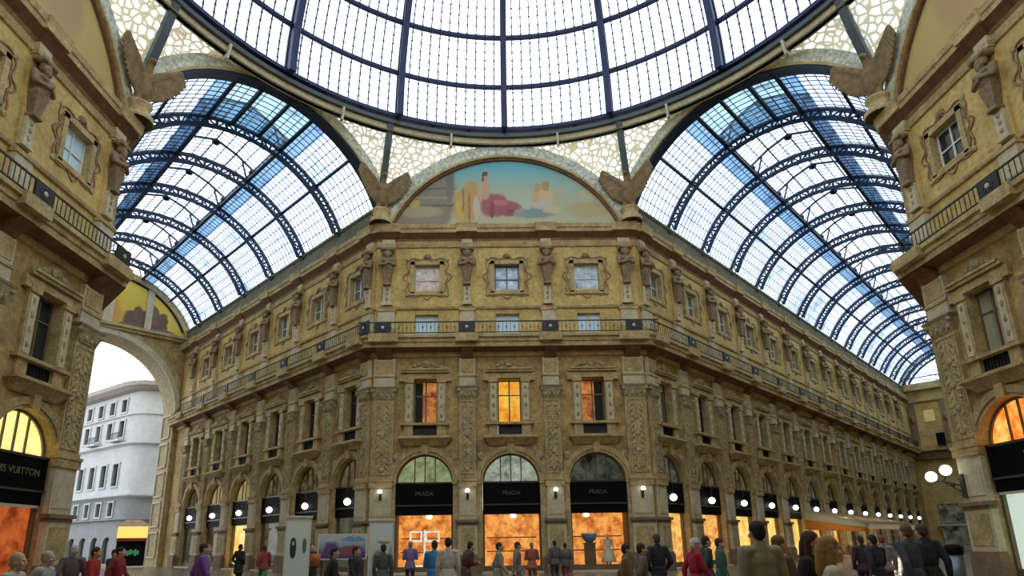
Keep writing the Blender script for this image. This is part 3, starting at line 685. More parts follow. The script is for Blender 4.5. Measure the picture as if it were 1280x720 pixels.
# goods in the three middle windows
def ball_lamp(): return MB().mat('spot_light').ball((0,0,0),(.2,.2,.13),12,8).mesh('spotlight')
for k, c in enumerate(CEN_C):
    o = tag(link('ceiling_spotlight', ball_lamp(), None, wC.at(c+(.25,.1,-.7)[k],-.75,3.28), 0), 'round glowing lamp high in the '+('left','central','right')[k]+' window of the middle facade', 'lamp', 'lamps in the middle shop windows')
mb = MB().mat('lit_lattice')
for x0, x1, z0, z1 in ((-.95,-.85,1.85,2.45),(-.3,-.2,1.85,2.45),(-.95,-.2,2.37,2.47),(-.95,-.2,1.83,1.93),(.0,.1,1.85,2.45),(.75,.85,1.85,2.45),(0,.85,2.37,2.47),(0,.85,1.83,1.93)): mb.box(x0,x1,0,.06,z0,z1)
tag(link('lit_display_frame', mb.mesh('lit_display_frame'), None, wC.at(-B,-1.2), 0), 'glowing double frame in the left window of the middle facade', 'display frame')
mb = MB().mat('lit_lattice').box(-.05,.05,0,.07,.5,2.5).box(-1.0,1.0,0,.4,.35,.5)
tag(link('display_stand', mb.mesh('display_stand'), None, wC.at(-B,-.75), 0), 'pale lit stand with a post in the left window of the middle facade', 'stand')
plain('bowl_blue', (.16,.36,.62), .25); plain('bowl_white', (.78,.82,.84), .3)
mb = MB().mat('bowl_blue').lathe([(0,0),(.16,.02),(.36,.2),(.46,.42),(.47,.52)]); mb.mat('bowl_white').lathe([(.47,.52),(.48,.6),(.42,.6),(.38,.3),(0,.1)])
tag(link('display_bowl', mb.mesh('display_bowl'), None, wC.at(B-.55,-.95,1.62), 0), 'blue and white bowl in the right window of the middle facade', 'bowl')
mb = MB().mat('frame_wood').box(-.3,.3,-.3,.3,0,1.5).box(-.36,.36,-.36,.36,1.5,1.56)
tag(link('display_plinth', mb.mesh('display_plinth'), None, wC.at(B-.55,-.95,.1), 0), 'wooden plinth carrying the blue and white bowl', 'plinth')
plain('dress_white', (.85,.80,.62), .8); plain('mannequin_skin', (.75,.55,.38), .5)
def mannequin():
    o = link('display_mannequin', None, None, wC.at(B+.55,-.95,.1), 0)
    mb = MB().mat('mannequin_skin').cap((0,0,1.5),.06,(0,0,1.78),.06).ball((0,0,1.9),(.1,.12,.14)).cap((-.2,0,1.68),.07,(.2,0,1.68),.07).ball((0,0,1.5),(.17,.12,.25))
    for sx in (-1,1): mb.cap((sx*.2,0,1.66),.055,(sx*.3,-.05,1.3),.04).cap((sx*.3,-.05,1.3),.04,(sx*.26,-.15,1.0),.035).cap((sx*.09,0,.9),.08,(sx*.09,0,.06),.05)
    link('body', fuse(mb,.02,'mannequin_body'), o)
    mb = MB().mat('dress_white').lathe([(.14,1.68),(.2,1.5),(.15,1.22),(.3,.9),(.46,.45),(.44,.42),(.1,1.1)], seg=20); link('dress', mb.mesh('dress'), o)
    mb = MB().mat('frame_wood').lathe([(0,0),(.25,.0),(.25,.04),(0,.05)]); link('stand', mb.mesh('stand'), o)
    tag(o, 'mannequin in a pale flared dress in the right middle-facade window', 'mannequin')
mannequin()
mb = MB().mat('boss_stone')
for sx in (-1,1): mb.bar((0,0,0),(sx*.42,0,.38),.14,.1); mb.bar((sx*.42,0,.38),(sx*.5,0,.5),.1,.08)
mb.bar((0,0,0),(0,0,-.28),.12,.1).ball((0,-.02,-.04),(.13,.08,.12),8,6)
tag(link('wing_ornament', mb.mesh('wing_ornament'), None, wFL.at(-4.1,-.7,2.35), wFL.rz), 'pale winged ornament in the red window of the left foreground shop', 'ornament')
for side, wall, k, c, m in (('FL',wFL,0,CEN_FL[0],'boss_stone'),('FR',wFR,0,CEN_FR[0],'boss_stone')):
    mb = MB().mat(m).box(-1.6,1.6,0,.06,0,.1); tag(link('light_strip', mb.mesh('light_strip'), None, wall.at(c,-.24,3.28), wall.rz), f'pale strip above the shop window of the {PNAME[side]}', 'strip')

# ------------------------------------------------------------------ globe lamps hanging in the arches and wall lamps on the piers
def globe_lamp(wall, x, out, z, lab, grp, r=.22):
    o = tag(link('globe_lamp', None, None, wall.at(x,out,z), wall.rz), lab, 'lamp', grp)
    link('globe', cached(('globe',r), lambda: MB().mat('globe_light').ball((0,0,0),r,16,12).mesh('globe')), o)
    link('stem', cached('gstem', lambda: MB().mat('rail_iron').cone((0,0,.24),.025,(0,0,1.0),.025,8).cone((0,0,.22),.12,(0,0,.32),.07,10).mesh('stem')), o)
    return o
for k, c in enumerate(CEN_L): globe_lamp(wL, c, .06, 4.3, f'white globe lamp under the arch, {where("L",k)}', 'globe lamps of the left arcade')
for k, c in enumerate(CEN_R): globe_lamp(wR, c, .06, 4.3, f'white globe lamp under the arch, {where("R",k)}', 'globe lamps of the right arcade')
def wall_lamp(wall, x, z, lab):
    o = tag(link('wall_lamp', None, None, wall.at(x,.28,z), wall.rz), lab, 'lamp', 'wall lamps on the piers')
    link('globe', cached('wglobe', lambda: MB().mat('globe_light').ball((0,-.28,.16),(.14,.14,.13),12,8).mesh('globe')), o)
    link('bracket', cached('wbr', lambda: MB().mat('rail_iron').box(-.08,.08,0,.04,-.35,.1).bar((0,-.02,-.2),(0,-.28,-.05),.05,.05).cone((0,-.28,-.08),.03,(0,-.28,.06),.08,8).mesh('bracket')), o)
for x, l in ((-7.75,'on the left corner pier of the middle facade'),(-2.6,'on the pier left of the central shop of the middle facade'),(2.6,'on the pier right of the central shop of the middle facade'),(7.75,'on the right corner pier of the middle facade')):
    wall_lamp(wC, x, 4.55, 'small white lamp '+l)
def cluster_lamp():
    o = tag(link('bracket_lamp', None, None, wFR.at(.3,.3,3.75), wFR.rz), 'cluster of two white globes on an iron bracket at the right corner pier', 'lamp')
    mb = MB().mat('rail_iron').box(-.1,.1,0,.08,-.5,.5); mb.bar((0,-.05,0),(-.6,-.4,.25),.06,.06); mb.bar((0,-.05,-.3),(-.55,-.36,.2),.05,.05)
    mb.ball((-.3,-.22,.1),(.14,.05,.14),10,6)
    mb.bar((-.6,-.4,.25),(-1.0,-.6,.28),.05,.05).bar((-.6,-.4,.25),(-.4,-.35,.5),.05,.05); link('bracket', mb.mesh('bracket'), o)
    for p in ((-1.0,-.6,.5),(-.4,-.35,.72)): link('globe', cached('cglobe', lambda: MB().mat('globe_light').ball((0,0,0),.23,16,12).mesh('globe')), o, p)
cluster_lamp()

# ------------------------------------------------------------------ lunettes, arch bands, eagles
def disc_seg(cx, cz, r, zmin, n=40):
    h = math.sqrt(r*r-(zmin-cz)**2); a0 = math.atan2(zmin-cz, h)
    return [(cx+r*math.cos(a0+(PI-2*a0)*i/n), cz+r*math.sin(a0+(PI-2*a0)*i/n)) for i in range(n+1)]
def lunette(nm, wall, cx, mat_, label, cat):
    z0 = 22.9
    def paint():
        return MB().mat(mat_).poly([(x-cx,-.02,(z-z0)/1.4) for x, z in disc_seg(cx,19.0,8.32,22.2)]).mesh(nm)
    o = link(nm, paint(), None, wall.at(cx,0,z0), wall.rz); o.scale = (1,1,1.4); tag(o, label, cat); return o
lunette('mural', wC, 0, 'mural_paint', 'painted lunette of robed figures under a blue sky above the middle facade', 'mural')
lunette('painted_lunette', wFL, -8.5, 'lunette_ochre', 'plain ochre lunette above the left foreground building', 'mural')
lunette('painted_lunette', wFR, 8.5, 'lunette_ochre', 'plain ochre lunette above the right foreground building', 'mural')
wOR_ = Wall((W/2, D), (S,-S)); wOL_ = Wall((-XF, YC), (S,S))
for nm, wall, cx, cz, r0, r1, cl, zb in (('face',wC,0,19.,8.3,9.25,8.5,22.2),('face',wFL,-8.5,19.,8.3,9.25,8.5,22.2),('face',wFR,8.5,19.,8.3,9.25,8.5,22.2),('arm',wOR_,7.5,20.25,8.26,9.15,7.5,23.3),('arm',wOL_,7.5,20.25,8.26,9.15,7.5,23.3)):
    n_trim += 1; mb = MB(); a0 = math.asin((zb-cz)/r1); a0i = math.asin((zb-cz)/r0)
    mb.mat('arch_mosaic'); arc_band(mb, cx, cz, r0+.12, r1, -.5, .28, a0, PI-a0, 48, cl)
    mb.mat('trim_stone'); arc_band(mb, cx, cz, r0-.02, r0+.14, -.5, .36, a0i, PI-a0i, 48, cl)
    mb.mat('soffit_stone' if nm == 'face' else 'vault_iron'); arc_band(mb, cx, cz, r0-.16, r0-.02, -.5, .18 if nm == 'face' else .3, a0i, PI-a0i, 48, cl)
    struct(link(f'trim_{n_trim}', mb.mesh('arch_band'), None, wall.P, wall.rz))
def eagle_mesh():
    mb = MB().mat('eagle_stone')
    mb.ball((0,-.6,.95),(.46,.42,.75)); mb.ball((0,-.68,1.4),(.42,.36,.45)); mb.cap((0,-.7,1.75),.24,(0,-.82,2.2),.19); mb.ball((0,-.9,2.38),(.21,.27,.22)); mb.cap((0,-1.12,2.4),.11,(0,-1.3,2.24),.05)
    def q(sx, x, z, o=0.): return (sx*x, -.48-.46*x-o, z)
    for sx in (-1,1):
        mb.cap((sx*.2,-.6,.45),.2,(sx*.28,-.65,.05),.14); mb.ball((sx*.3,-.75,.02),(.17,.24,.11))
        mb.cap(q(sx,.25,1.55),.26,q(sx,.75,2.05),.25); mb.cap(q(sx,.75,2.05),.25,q(sx,1.5,2.75),.13)
        for i in range(12):
            t = i/11; x0 = .3+1.2*t; z0 = 1.5+1.2*t; L = .75+.75*math.sin(PI*(t*.75+.1))
            mb.cap(q(sx,x0,z0),.15,q(sx,x0+(.02+.22*t)*L,z0-L*(1-.45*t),-.06),.075)
    mb.cap((0,-.4,.6),.28,(0,-.3,-.1),.18)
    return fuse(mb, .045, 'eagle_body', 1)
EAG = eagle_mesh()
for P, ang, lab in (((-W/2,D),PI*.125,'at the left corner above the middle facade'),((W/2,D),-PI*.125,'at the right corner above the middle facade'),((-XF,YC),PI*.375,'at the corner above the left foreground building'),((XF,YC),-PI*.375,'at the corner above the right foreground building')):
    n = Vector((0-P[0], CY-P[1], 0)).normalized(); rz = math.atan2(n.x, -n.y)
    o = tag(link('eagle_sculpture', None, None, (P[0],P[1],22.1), rz), 'brown stone eagle with raised wings '+lab, 'sculpture', 'stone eagles at the corners below the dome')
    link('figure', EAG, o, (0,-.15,1.0))
    mb = MB().mat('trim_stone').lathe([(.75,0),(.75,.25),(.55,.35),(.5,.75),(.6,.9),(.62,1.0),(.3,1.05)], (0,-.6,0), 14); link('plinth', cached('eagpl', lambda: mb.mesh('eagle_plinth')), o)

# ------------------------------------------------------------------ dome
RD, ZR = 18.8, 29.05
def sph(r, az, el): return Vector((r*math.cos(el)*math.sin(az), r*math.cos(el)*math.cos(az), r*math.sin(el)))
dome = struct(link('ceiling_dome', None, None, (0,CY,ZR)))
ELS = [0.8,10.5,21,31.5,42,53,65,78]
DA = R(22.5)
def rib():
    mb = MB().mat('dark_iron'); n = 22
    for w, r0, r1 in ((.34,RD-.12,RD+.06),(.2,RD-.75,RD-.12),(.42,RD-.9,RD-.75)):
        for i in range(n):
            e0 = R(0+80*i/n); e1 = R(80*(i+1)/n)
            p = []
            for e in (e0, e1):
                a = sph(r0,0,e); b = sph(r1,0,e); p.append([a+Vector((-w/2,0,0)), a+Vector((w/2,0,0)), b+Vector((w/2,0,0)), b+Vector((-w/2,0,0))])
            mb.hexa(p[0]+p[1])
    return mb.mesh('dome_rib')
rm = rib()
for i in range(16): link('rib', rm, dome, rz=i*DA)
def ring(r0, r1, z0, z1, m, n=96, nm='ring'):
    mb = MB().mat(m); P = [(r0,z0),(r1,z0),(r1,z1),(r0,z1)]
    for i in range(n):
        a, b = 2*PI*i/n, 2*PI*(i+1)/n
        for (ra,za),(rb,zb) in zip(P, P[1:]+P[:1]):
            mb.poly([(ra*math.sin(a),ra*math.cos(a),za),(ra*math.sin(b),ra*math.cos(b),za),(rb*math.sin(b),rb*math.cos(b),zb),(rb*math.sin(a),rb*math.cos(a),zb)])
    return mb.mesh(nm)
for el in ELS[1:]:
    r, z = (RD-.12)*math.cos(R(el)), (RD-.12)*math.sin(R(el))
    link('purlin', ring(r-.24, r+.02, z-.12, z+.10, 'dark_iron'), dome); 
link('ring_beam', ring(RD-.5, RD+.1, .02, .26, 'dark_iron'), dome)
link('lower_ring', ring(RD-.35, RD+.1, -.42, -.14, 'green_iron'), dome)
link('cove', ring(RD-.1, RD+.2, -.95, -.42, 'ceiling_plaster'), dome); link('cove_moulding', ring(RD-.2, RD+.1, -.95, -.85, 'parapet_stone'), dome)
post = MB().mat('green_iron').box(-.1,.1,-RD,-RD+.12,-.2,.05).mesh('post')
brk = MB().mat('cream_iron').hexa([(-.07,RD-.45,-.45),(.07,RD-.45,-.45),(.07,RD,-.45),(-.07,RD,-.45),(-.07,RD-.2,-1.25),(.07,RD-.2,-1.25),(.07,RD+.1,-1.25),(-.07,RD+.1,-1.25)]).mesh('bracket')
for i in range(32):
    if i % 2: link('bracket', brk, dome, rz=i*DA/2)
for i in range(48): link('post', post, dome, rz=i*DA/3)
def dome_panel(e0, e1, nb):
    mb = MB(); ns = 3; nc = 22
    mb.mat('dome_glass')
    for i in range(nc):
        a0, a1 = DA*i/nc, DA*(i+1)/nc
        for j in range(ns):
            f0, f1 = R(e0+(e1-e0)*j/ns), R(e0+(e1-e0)*(j+1)/ns)
            mb.poly([sph(RD,a0,f0),sph(RD,a1,f0),sph(RD,a1,f1),sph(RD,a0,f1)])
    mb.mat('dark_iron')
    for i in range(1, nb):
        a = DA*i/nb
        for j in range(ns):
            f0, f1 = R(e0+(e1-e0)*j/ns), R(e0+(e1-e0)*(j+1)/ns)
            p0 = sph(RD-.03,a,f0); p1 = sph(RD-.03,a,f1); mb.bar(p0, p1, .07, .07, p0)
            for q in (.25,.75):
                c = p0.lerp(p1,q); t = Vector((math.cos(a),-math.sin(a),0)); mb.bar(c-t*.075, c+t*.075, .07, .05, c)
    return mb.mesh('dome_panel')
for r_, (e0, e1) in enumerate(zip(ELS, ELS[1:])):
    pm = dome_panel(e0, e1, 11 if r_ < 4 else 7)
    for i in range(16): link('glazing_panel', pm, dome, rz=i*DA)
mb = MB().mat('dome_glass').lathe([(RD*math.cos(R(78)),RD*math.sin(R(78))),(.01,RD)], seg=32); link('top_glazing', mb.mesh('top_glazing'), dome)

# pendentives between the arches and the ring
PLANES = []
for i in range(8):
    al = R(90-45*i)   # 0: middle facade, 1: right arcade, 2: right building ...
    PLANES.append((Vector((math.cos(al), math.sin(al), 0)), Vector((math.sin(al), -math.cos(al), 0)), XF if i % 2 == 0 else OP/2+W*S/2+0, 8.5 if i % 2 == 0 else 7.5, 19. if i % 2 == 0 else 20.25, 9.25 if i % 2 == 0 else 9.15))
CC = Vector((0, CY, 0))
APO = (Vector(((W/2+XF)/2,(D+YC)/2,0))-CC).length
def half_panel(pl, sgn, arm):
    n, t, a, half, cz, r = pl
    if arm: a = APO
    mb = MB().mat('pierced_panel'); rows = []
    for i in range(15):
        x = sgn*half*i/14; zb = max(22.3, cz+math.sqrt(max(0, r*r-x*x))-.05)
        b = CC+n*a+t*x+Vector((0,0,zb)); d = (b-CC); d.z = 0; d.normalize(); tp = CC+d*(RD+.05)+Vector((0,0,ZR-.93))
        row = []
        for j in range(9):
            f = j/8; p = b.lerp(tp, f); d2 = Vector((b.x,b.y,0)).lerp(Vector((tp.x,tp.y,0)), f**2.0); row.append((d2.x,d2.y,p.z))
        rows.append(row)
    for p, q in zip(rows, rows[1:]):
        for j in range(8): mb.poly([p[j],q[j],q[j+1],p[j+1]])
    return mb.mesh('pierced_panel')
for i in range(8):
    o = struct(link('ceiling_pendentive', None))
    link('panel', half_panel(PLANES[i], 1, i % 2), o); link('panel', half_panel(PLANES[(i+1) % 8], -1, (i+1) % 2), o)
    n, t, a, half, cz, r = PLANES[i]
    c = CC+n*(APO if i % 2 else a)+t*half; d = (c-CC).normalized()
    mb = MB().mat('green_iron'); pts = [CC+d*((c-CC).length-.35)+Vector((0,0,24.2)), CC+d*(RD+.5)+Vector((0,0,27.)), CC+d*(RD-.15)+Vector((0,0,28.75))]
    for p, q in zip(pts, pts[1:]): mb.bar(p, q, .42, .3, d)
    link('rib', mb.mesh('pendentive_rib'), o)

# ------------------------------------------------------------------ glazed barrel vaults
RV, ZV = 8.25, 20.25
def vp(y, dr=0.): 
    r = RV+dr; a = math.asin(max(-1,min(1,y/RV))); return (r*math.sin(a), ZV+r*math.cos(a))
AMAX = math.asin(7.5/RV)
def vault_rib():
    mb = MB().mat('vault_iron'); n = 30; pts = []
    for i in range(n+1):
        a = -AMAX+2*AMAX*i/n; pts.append((Vector((0,(RV-.04)*math.sin(a),ZV+(RV-.04)*math.cos(a))), Vector((0,(RV-.62)*math.sin(a),ZV+(RV-.62)*math.cos(a)))))
    for i in range(n):
        (a, b), (c, d) = pts[i], pts[i+1]
        mb.bar(a, c, .26, .13, (1,0,0)); mb.bar(b, d, .26, .13, (1,0,0))
        mb.bar(a, b, .14, .12, (1,0,0))
        if i % 2: mb.bar(a, d, .09, .07, (1,0,0))
        else: mb.bar(b, c, .09, .07, (1,0,0))
    for sx in (-1,1): 
        mb.box(-.16,.16,-sx*7.5-.2,-sx*7.5+.2,23.3,23.95)
        # raised bracket carrying the lantern
        mb.bar((0,sx*2.5,28.05),(0,sx*2.95,29.1),.2,.16,(1,0,0)); mb.bar((0,sx*2.95,29.1),(0,sx*1.5,29.9),.14,.12,(1,0,0)); mb.bar((0,sx*1.5,29.9),(0,0,30.4),.14,.12,(1,0,0)); mb.bar((0,sx*2.5,28.05),(0,sx*2.0,29.5),.1,.1,(1,0,0))
        mb.ball((0,sx*2.75,28.9),(.2,.2,.26),8,6); mb.ball((0,0,30.2),(.26,.3,.24),8,6)
    return mb.mesh('vault_rib')
VRIB = vault_rib()
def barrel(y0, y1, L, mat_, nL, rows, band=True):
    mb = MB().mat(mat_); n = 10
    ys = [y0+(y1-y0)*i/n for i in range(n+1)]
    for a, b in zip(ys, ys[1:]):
        if band and abs(a) < 3.6: mb.mat('tinted_shade_glass')  # darker strip below the lantern paints the shade of its eave
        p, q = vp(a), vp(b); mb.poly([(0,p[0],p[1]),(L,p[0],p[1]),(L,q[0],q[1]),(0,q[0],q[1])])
    mb.mat('vault_iron')
    for k in range(1, nL):
        x = L*k/nL
        for a, b in zip(ys, ys[1:]):
            p, q = vp(a,-.02), vp(b,-.02); mb.bar((x,*p),(x,*q),.04,.04,(1,0,0))
    for y in rows:
        p = vp(y,-.02); mb.bar((0,*p),(L,*p),.04,.04)
    return mb.mesh('vault_panel')
def lantern_roof(L):
    mb = MB().mat('lantern_glass'); ys = [(-2.85,29.1),(-1.5,29.95),(0,30.42),(1.5,29.95),(2.85,29.1)]
    for p, q in zip(ys, ys[1:]): mb.poly([(0,*p),(L,*p),(L,*q),(0,*q)])
    mb.mat('vault_iron')
    for k in range(1,10):
        for p, q in zip(ys, ys[1:]): mb.bar((L*k/10,*p),(L*k/10,*q),.04,.04,(1,0,0))
    for p, q in zip(ys, ys[1:]): mb.bar((0,*p),(L,*p),.08,.08); m_ = ((p[0]+q[0])/2,(p[1]+q[1])/2); mb.bar((0,*m_),(L,*m_),.05,.05)
    mb.bar((0,*ys[-1]),(L,*ys[-1]),.08,.08)
    return mb.mesh('lantern_roof')
def lantern_side(L, sx):
    mb = MB().mat('tinted_shade_glass').poly([(0,sx*2.52,28.08),(L,sx*2.52,28.08),(L,sx*2.85,29.1),(0,sx*2.85,29.1)]); mb.mat('vault_iron')
    for k in range(1,8): mb.bar((L*k/8,sx*2.52,28.08),(L*k/8,sx*2.85,29.1),.04,.04)
    return mb.mesh('lantern_side')
SIDE_ROWS = [7.1,6.7,6.3,5.9, 4.9,4.4,3.9,3.4,2.9]
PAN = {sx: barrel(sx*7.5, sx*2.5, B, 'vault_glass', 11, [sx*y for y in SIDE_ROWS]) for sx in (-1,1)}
LROOF = lantern_roof(B); LSIDE = {sx: lantern_side(B, sx) for sx in (-1,1)}
def vault(name, origin, rz, length, nribs):
    v = struct(link(name, None, None, (*origin,0), rz))
    xs = [4.8+B*k for k in range(nribs)]
    for x in xs: link('rib', VRIB, v, (x,0,0))
    link('rib', VRIB, v, (length,0,0))
    for x in xs:
        L = min(B, length-x)
        for sx in (-1,1):
            for nm, me in (('glazing_panel',PAN[sx]),('lantern_side',LSIDE[sx])):
                q = link(nm, me, v, (x,0,0)); q.scale = (L/B,1,1)
        q = link('lantern_roof', LROOF, v, (x,0,0)); q.scale = (L/B,1,1)
    for sx in (-1,1):
        for y, w in ((5.35,.16),(2.5,.22)):
            p = vp(sx*y,-.08); link('purlin', MB().mat('vault_iron').bar((0 if y > 3 else 0,*p),(length,*p),w,.16).mesh('purlin'), v)
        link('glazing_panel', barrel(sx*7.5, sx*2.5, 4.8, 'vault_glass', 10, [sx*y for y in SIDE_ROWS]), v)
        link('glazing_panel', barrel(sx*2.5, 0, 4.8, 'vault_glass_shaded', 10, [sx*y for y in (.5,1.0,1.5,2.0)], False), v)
        p = vp(sx*.9,-.1); link('purlin', MB().mat('vault_iron').bar((0,*p),(4.8,*p),.2,.2).mesh('purlin'), v)
    # closing end of the lantern over the first bay
    mb = MB().mat('vault_glass_shaded').poly([(4.8,-2.52,28.08),(4.8,2.52,28.08),(4.8,2.85,29.1),(4.8,1.5,29.95),(4.8,0,30.42),(4.8,-1.5,29.95),(4.8,-2.85,29.1)]); link('lantern_end', mb.mesh('lantern_end'), v)
    return v
MR = ((W/2+XF)/2, (D+YC)/2); ML = (-MR[0], MR[1])
vr = vault('ceiling_right_arcade', MR, R(45), TR, 14)
vl = vault('ceiling_left_arcade', ML, R(135), TL, 6)
# glazed fan closing the far end of the long arcade
mb = MB().mat('vault_glass').poly([(TR,y,z) for y, z in disc_seg(0, ZV, RV, 23.6, 24)]); mb.mat('vault_iron').bar((TR-.1,-7.3,24.9),(TR-.1,7.3,24.9),.14,.14)
for a in range(1,12):
    t = PI*a/12; mb.bar((TR-.1,0,23.6),(TR-.1,7.6*math.cos(t),min(23.6+5*math.sin(t),28.3)),.08,.08)
link('end_glazing', mb.mesh('end_glazing'), vr)

# ------------------------------------------------------------------ end walls of the two arcades
mb = MB()
fill(mb, rect_loop(-15,0,0,22.4), [arch_loop(-7.5,7.0,.02,14.8,40)], 3.2, reveal='carved_stone')
mb.mat('panel_stone'); arc_band(mb, -7.5, 14.8, 7.0, 7.5, -.1, .2, 0, PI, 48, 7.45); mb.mat('trim_stone'); arc_band(mb, -7.5, 14.8, 7.5, 8.0, -.1, .1, R(20), R(160), 48, 7.45)
mb.mat('trim_stone').box(-15,0,0,.3,22.3,22.6).box(-15,0,0,.5,22.6,22.9)
for sx in (-1,1): mb.mat('trim_stone').box(-7.5+sx*7.25-.25,-7.5+sx*7.25+.25,0,.2,0,14.4).box(-7.5+sx*7.2-.3,-7.5+sx*7.2+.3,0,.32,14.4,15.0)
# coffered frames on the reveal
mb.mat('panel_stone')
for sx in (-1,1):
    for k in range(5):
        x = -7.5+sx*6.95; z0 = .8+2.9*k
        for o0, o1, za, zb in ((-.5,-.35,z0,z0+2.4),(-2.8,-2.65,z0,z0+2.4),(-2.8,-.35,z0,z0+.15),(-2.8,-.35,z0+2.3,z0+2.45)): mb.box(min(x,x-sx*.08),max(x,x-sx*.08),o0,o1,za,zb)
struct(link('wall_far_left', mb.mesh('wall_far_left'), None, wEL.P, wEL.rz))
n_trim += 1; mb = MB().mat('trim_stone'); arc_band(mb, -7.5, ZV, RV-.55, RV+.1, -.2, .25, R(20), R(160), 48, 7.5); mb.mat('panel_stone').box(-7.9,-7.1,0,.2,22.9,28.0).box(-3.95-.3,-3.95+.3,0,.16,22.9,27.2)
struct(link(f'trim_{n_trim}', mb.mesh('lunette_frame'), None, wEL.P, wEL.rz))
o = link('golden_mural', MB().mat('lunette_gold').poly([(x,-.02,z-22.9) for x, z in disc_seg(0,ZV,RV-.3,22.9)]).mesh('golden_mural'), None, wEL.at(-7.5,0,22.9), wEL.rz)
tag(o, 'golden lunette painting with brown figures above the left end arch', 'mural')
mb = MB()
fill(mb, rect_loop(0,15,0,24.0), [rect_loop(1.5,4.4,.02,6.3), rect_loop(6.2,8.8,.02,6.3), rect_loop(10.6,13.5,.02,6.3), rect_loop(1.9,3.3,18.2,20.0), rect_loop(11.7,13.1,18.2,20.0), rect_loop(6.8,8.2,18.2,20.)], .6, wallm='wall_upper')
mb.mat('boss_stone').box(1.2,4.7,0,1.2,3.2,3.45)
mb.mat('trim_stone').box(0,15,0,.9,22.9,23.9).box(0,15,0,.4,21.2,21.6).box(0,15,0,1.1,13.8,14.4).mat('soffit_stone').box(0,15,0,.7,12.6,13.8)
mb.mat('herm_stone')
for x in (.6,4.6,10.4,14.4): mb.box(x-.4,x+.4,0,.3,15,21.2); mb.ball((x,-.3,18.6),(.35,.3,.7),8,6)
mb.mat('sign_black').box(3.2,4.2,1.0,1.4,14.4,16.2)
struct(link('wall_far_right', mb.mesh('wall_far_right'), None, wER.P, wER.rz))
for k, x in enumerate((2.6,7.5,12.4)):
    n_win += 1; struct(link(f'window_{n_win}', MB().mat('lit_pale' if k == 0 else 'window_dark').poly([(x-.7,.5,18.2),(x+.7,.5,18.2),(x+.7,.5,20.),(x-.7,.5,20.)]).mesh('far_window'), None, wER.P, wER.rz))
for k, (x0, x1) in enumerate(((1.5,4.4),(6.2,8.8),(10.6,13.5))): struct(link(f'door_{k+1}', MB().mat('fan_dark').poly([(x,.6,z) for x, z in rect_loop(x0,x1,.02,6.3)]).mesh('far_door'), None, wER.P, wER.rz))

# ------------------------------------------------------------------ floor and street
mb = MB().mat('floor_marble'); mb.poly([(-60,-40,0),(90,-40,0),(90,120,0),(-60,120,0)]); struct(link('floor', mb.mesh('floor')))
mb = MB().mat('street_asphalt'); mb.poly([(-70,3.4,.02),(50,3.4,.02),(50,70,.02),(-70,70,.02)]); struct(link('street', mb.mesh('street'), None, wEL.P, wEL.rz))

# ------------------------------------------------------------------ the white building across the street
CB = Vector((-42.3, 71.2, 0))
bld = tag(link('apartment_building', None, None, CB, 0), 'white apartment building with a rounded corner seen through the left end arch', 'building')
faces = [((.82,-.57), -24., 0., [-4.0-3.0*k for k in range(6)]), ((.8,.6), 0., 16., [4.0+3.1*k for k in range(4)])]
RC = 2.4; bld.scale = (1,1,.87)
for u, x0, x1, cols in faces:
    w = Wall((0,0), u); holes = []
    for c in cols:
        holes += [rect_loop(c-.6,c+.6,16.9,19.2), rect_loop(c-.65,c+.65,10.2,13.2), rect_loop(c-.55,c+.55,6.2,8.0)] + [rect_loop(c-.6,c+.6,20.4,22.2), arch_loop(c,.9,.1,2.6,10)]
    a, b = (x0, -RC) if x0 < 0 else (RC, x1)
    def wl(z0, z1, m):
        mb = MB(); hs = [h for h in holes if min(q[1] for q in h) >= z0-.01 and max(q[1] for q in h) <= z1+.01]
        fill(mb, rect_loop(a,b,z0,z1), hs, .3, reveal='grey_render', wallm=m); link('wall', mb.mesh('building_wall'), bld, (0,0,0), w.rz)
    wl(0,8.7,'grey_render'); wl(8.7,24,'white_render')
    for c in cols:
        for z0, z1, hw in ((20.4,22.2,.6),(16.9,19.2,.6),(10.2,13.2,.65),(6.2,8.0,.55)):
            mb = MB().mat('white_render')
            for e0, e1, q0, q1 in ((-hw-.2,-hw,z0,z1),(hw,hw+.2,z0,z1),(-hw-.25,hw+.25,z1,z1+.22),(-hw-.25,hw+.25,z0-.2,z0)): mb.box(c+e0,c+e1,0,.15,q0,q1)
            f = link('window', mb.mesh('building_window'), bld, (0,0,0), w.rz)
            link('pane', MB().mat('window_dark').poly([(c-hw,.25,z0),(c+hw,.25,z0),(c+hw,.25,z1),(c-hw,.25,z1)]).mesh('building_pane'), f)
        link('shop_arch', MB().mat('window_dark').poly([(x,.28,z) for x, z in arch_loop(c,.9,.1,2.6,10)]).mesh('shop_arch'), bld, (0,0,0), w.rz)
    for c in cols[::2]:
        mb = MB().mat('white_render').box(c-1.3,c+1.3,0,.9,16.2,16.45); mb.mat('rail_iron')
        for i in range(10): mb.box(c-1.25+.27*i-.02,c-1.25+.27*i+.02,.82,.86,16.45,17.3)
        mb.box(c-1.28,c+1.28,.8,.88,17.3,17.38); link('balcony', mb.mesh('balcony'), bld, (0,0,0), w.rz)
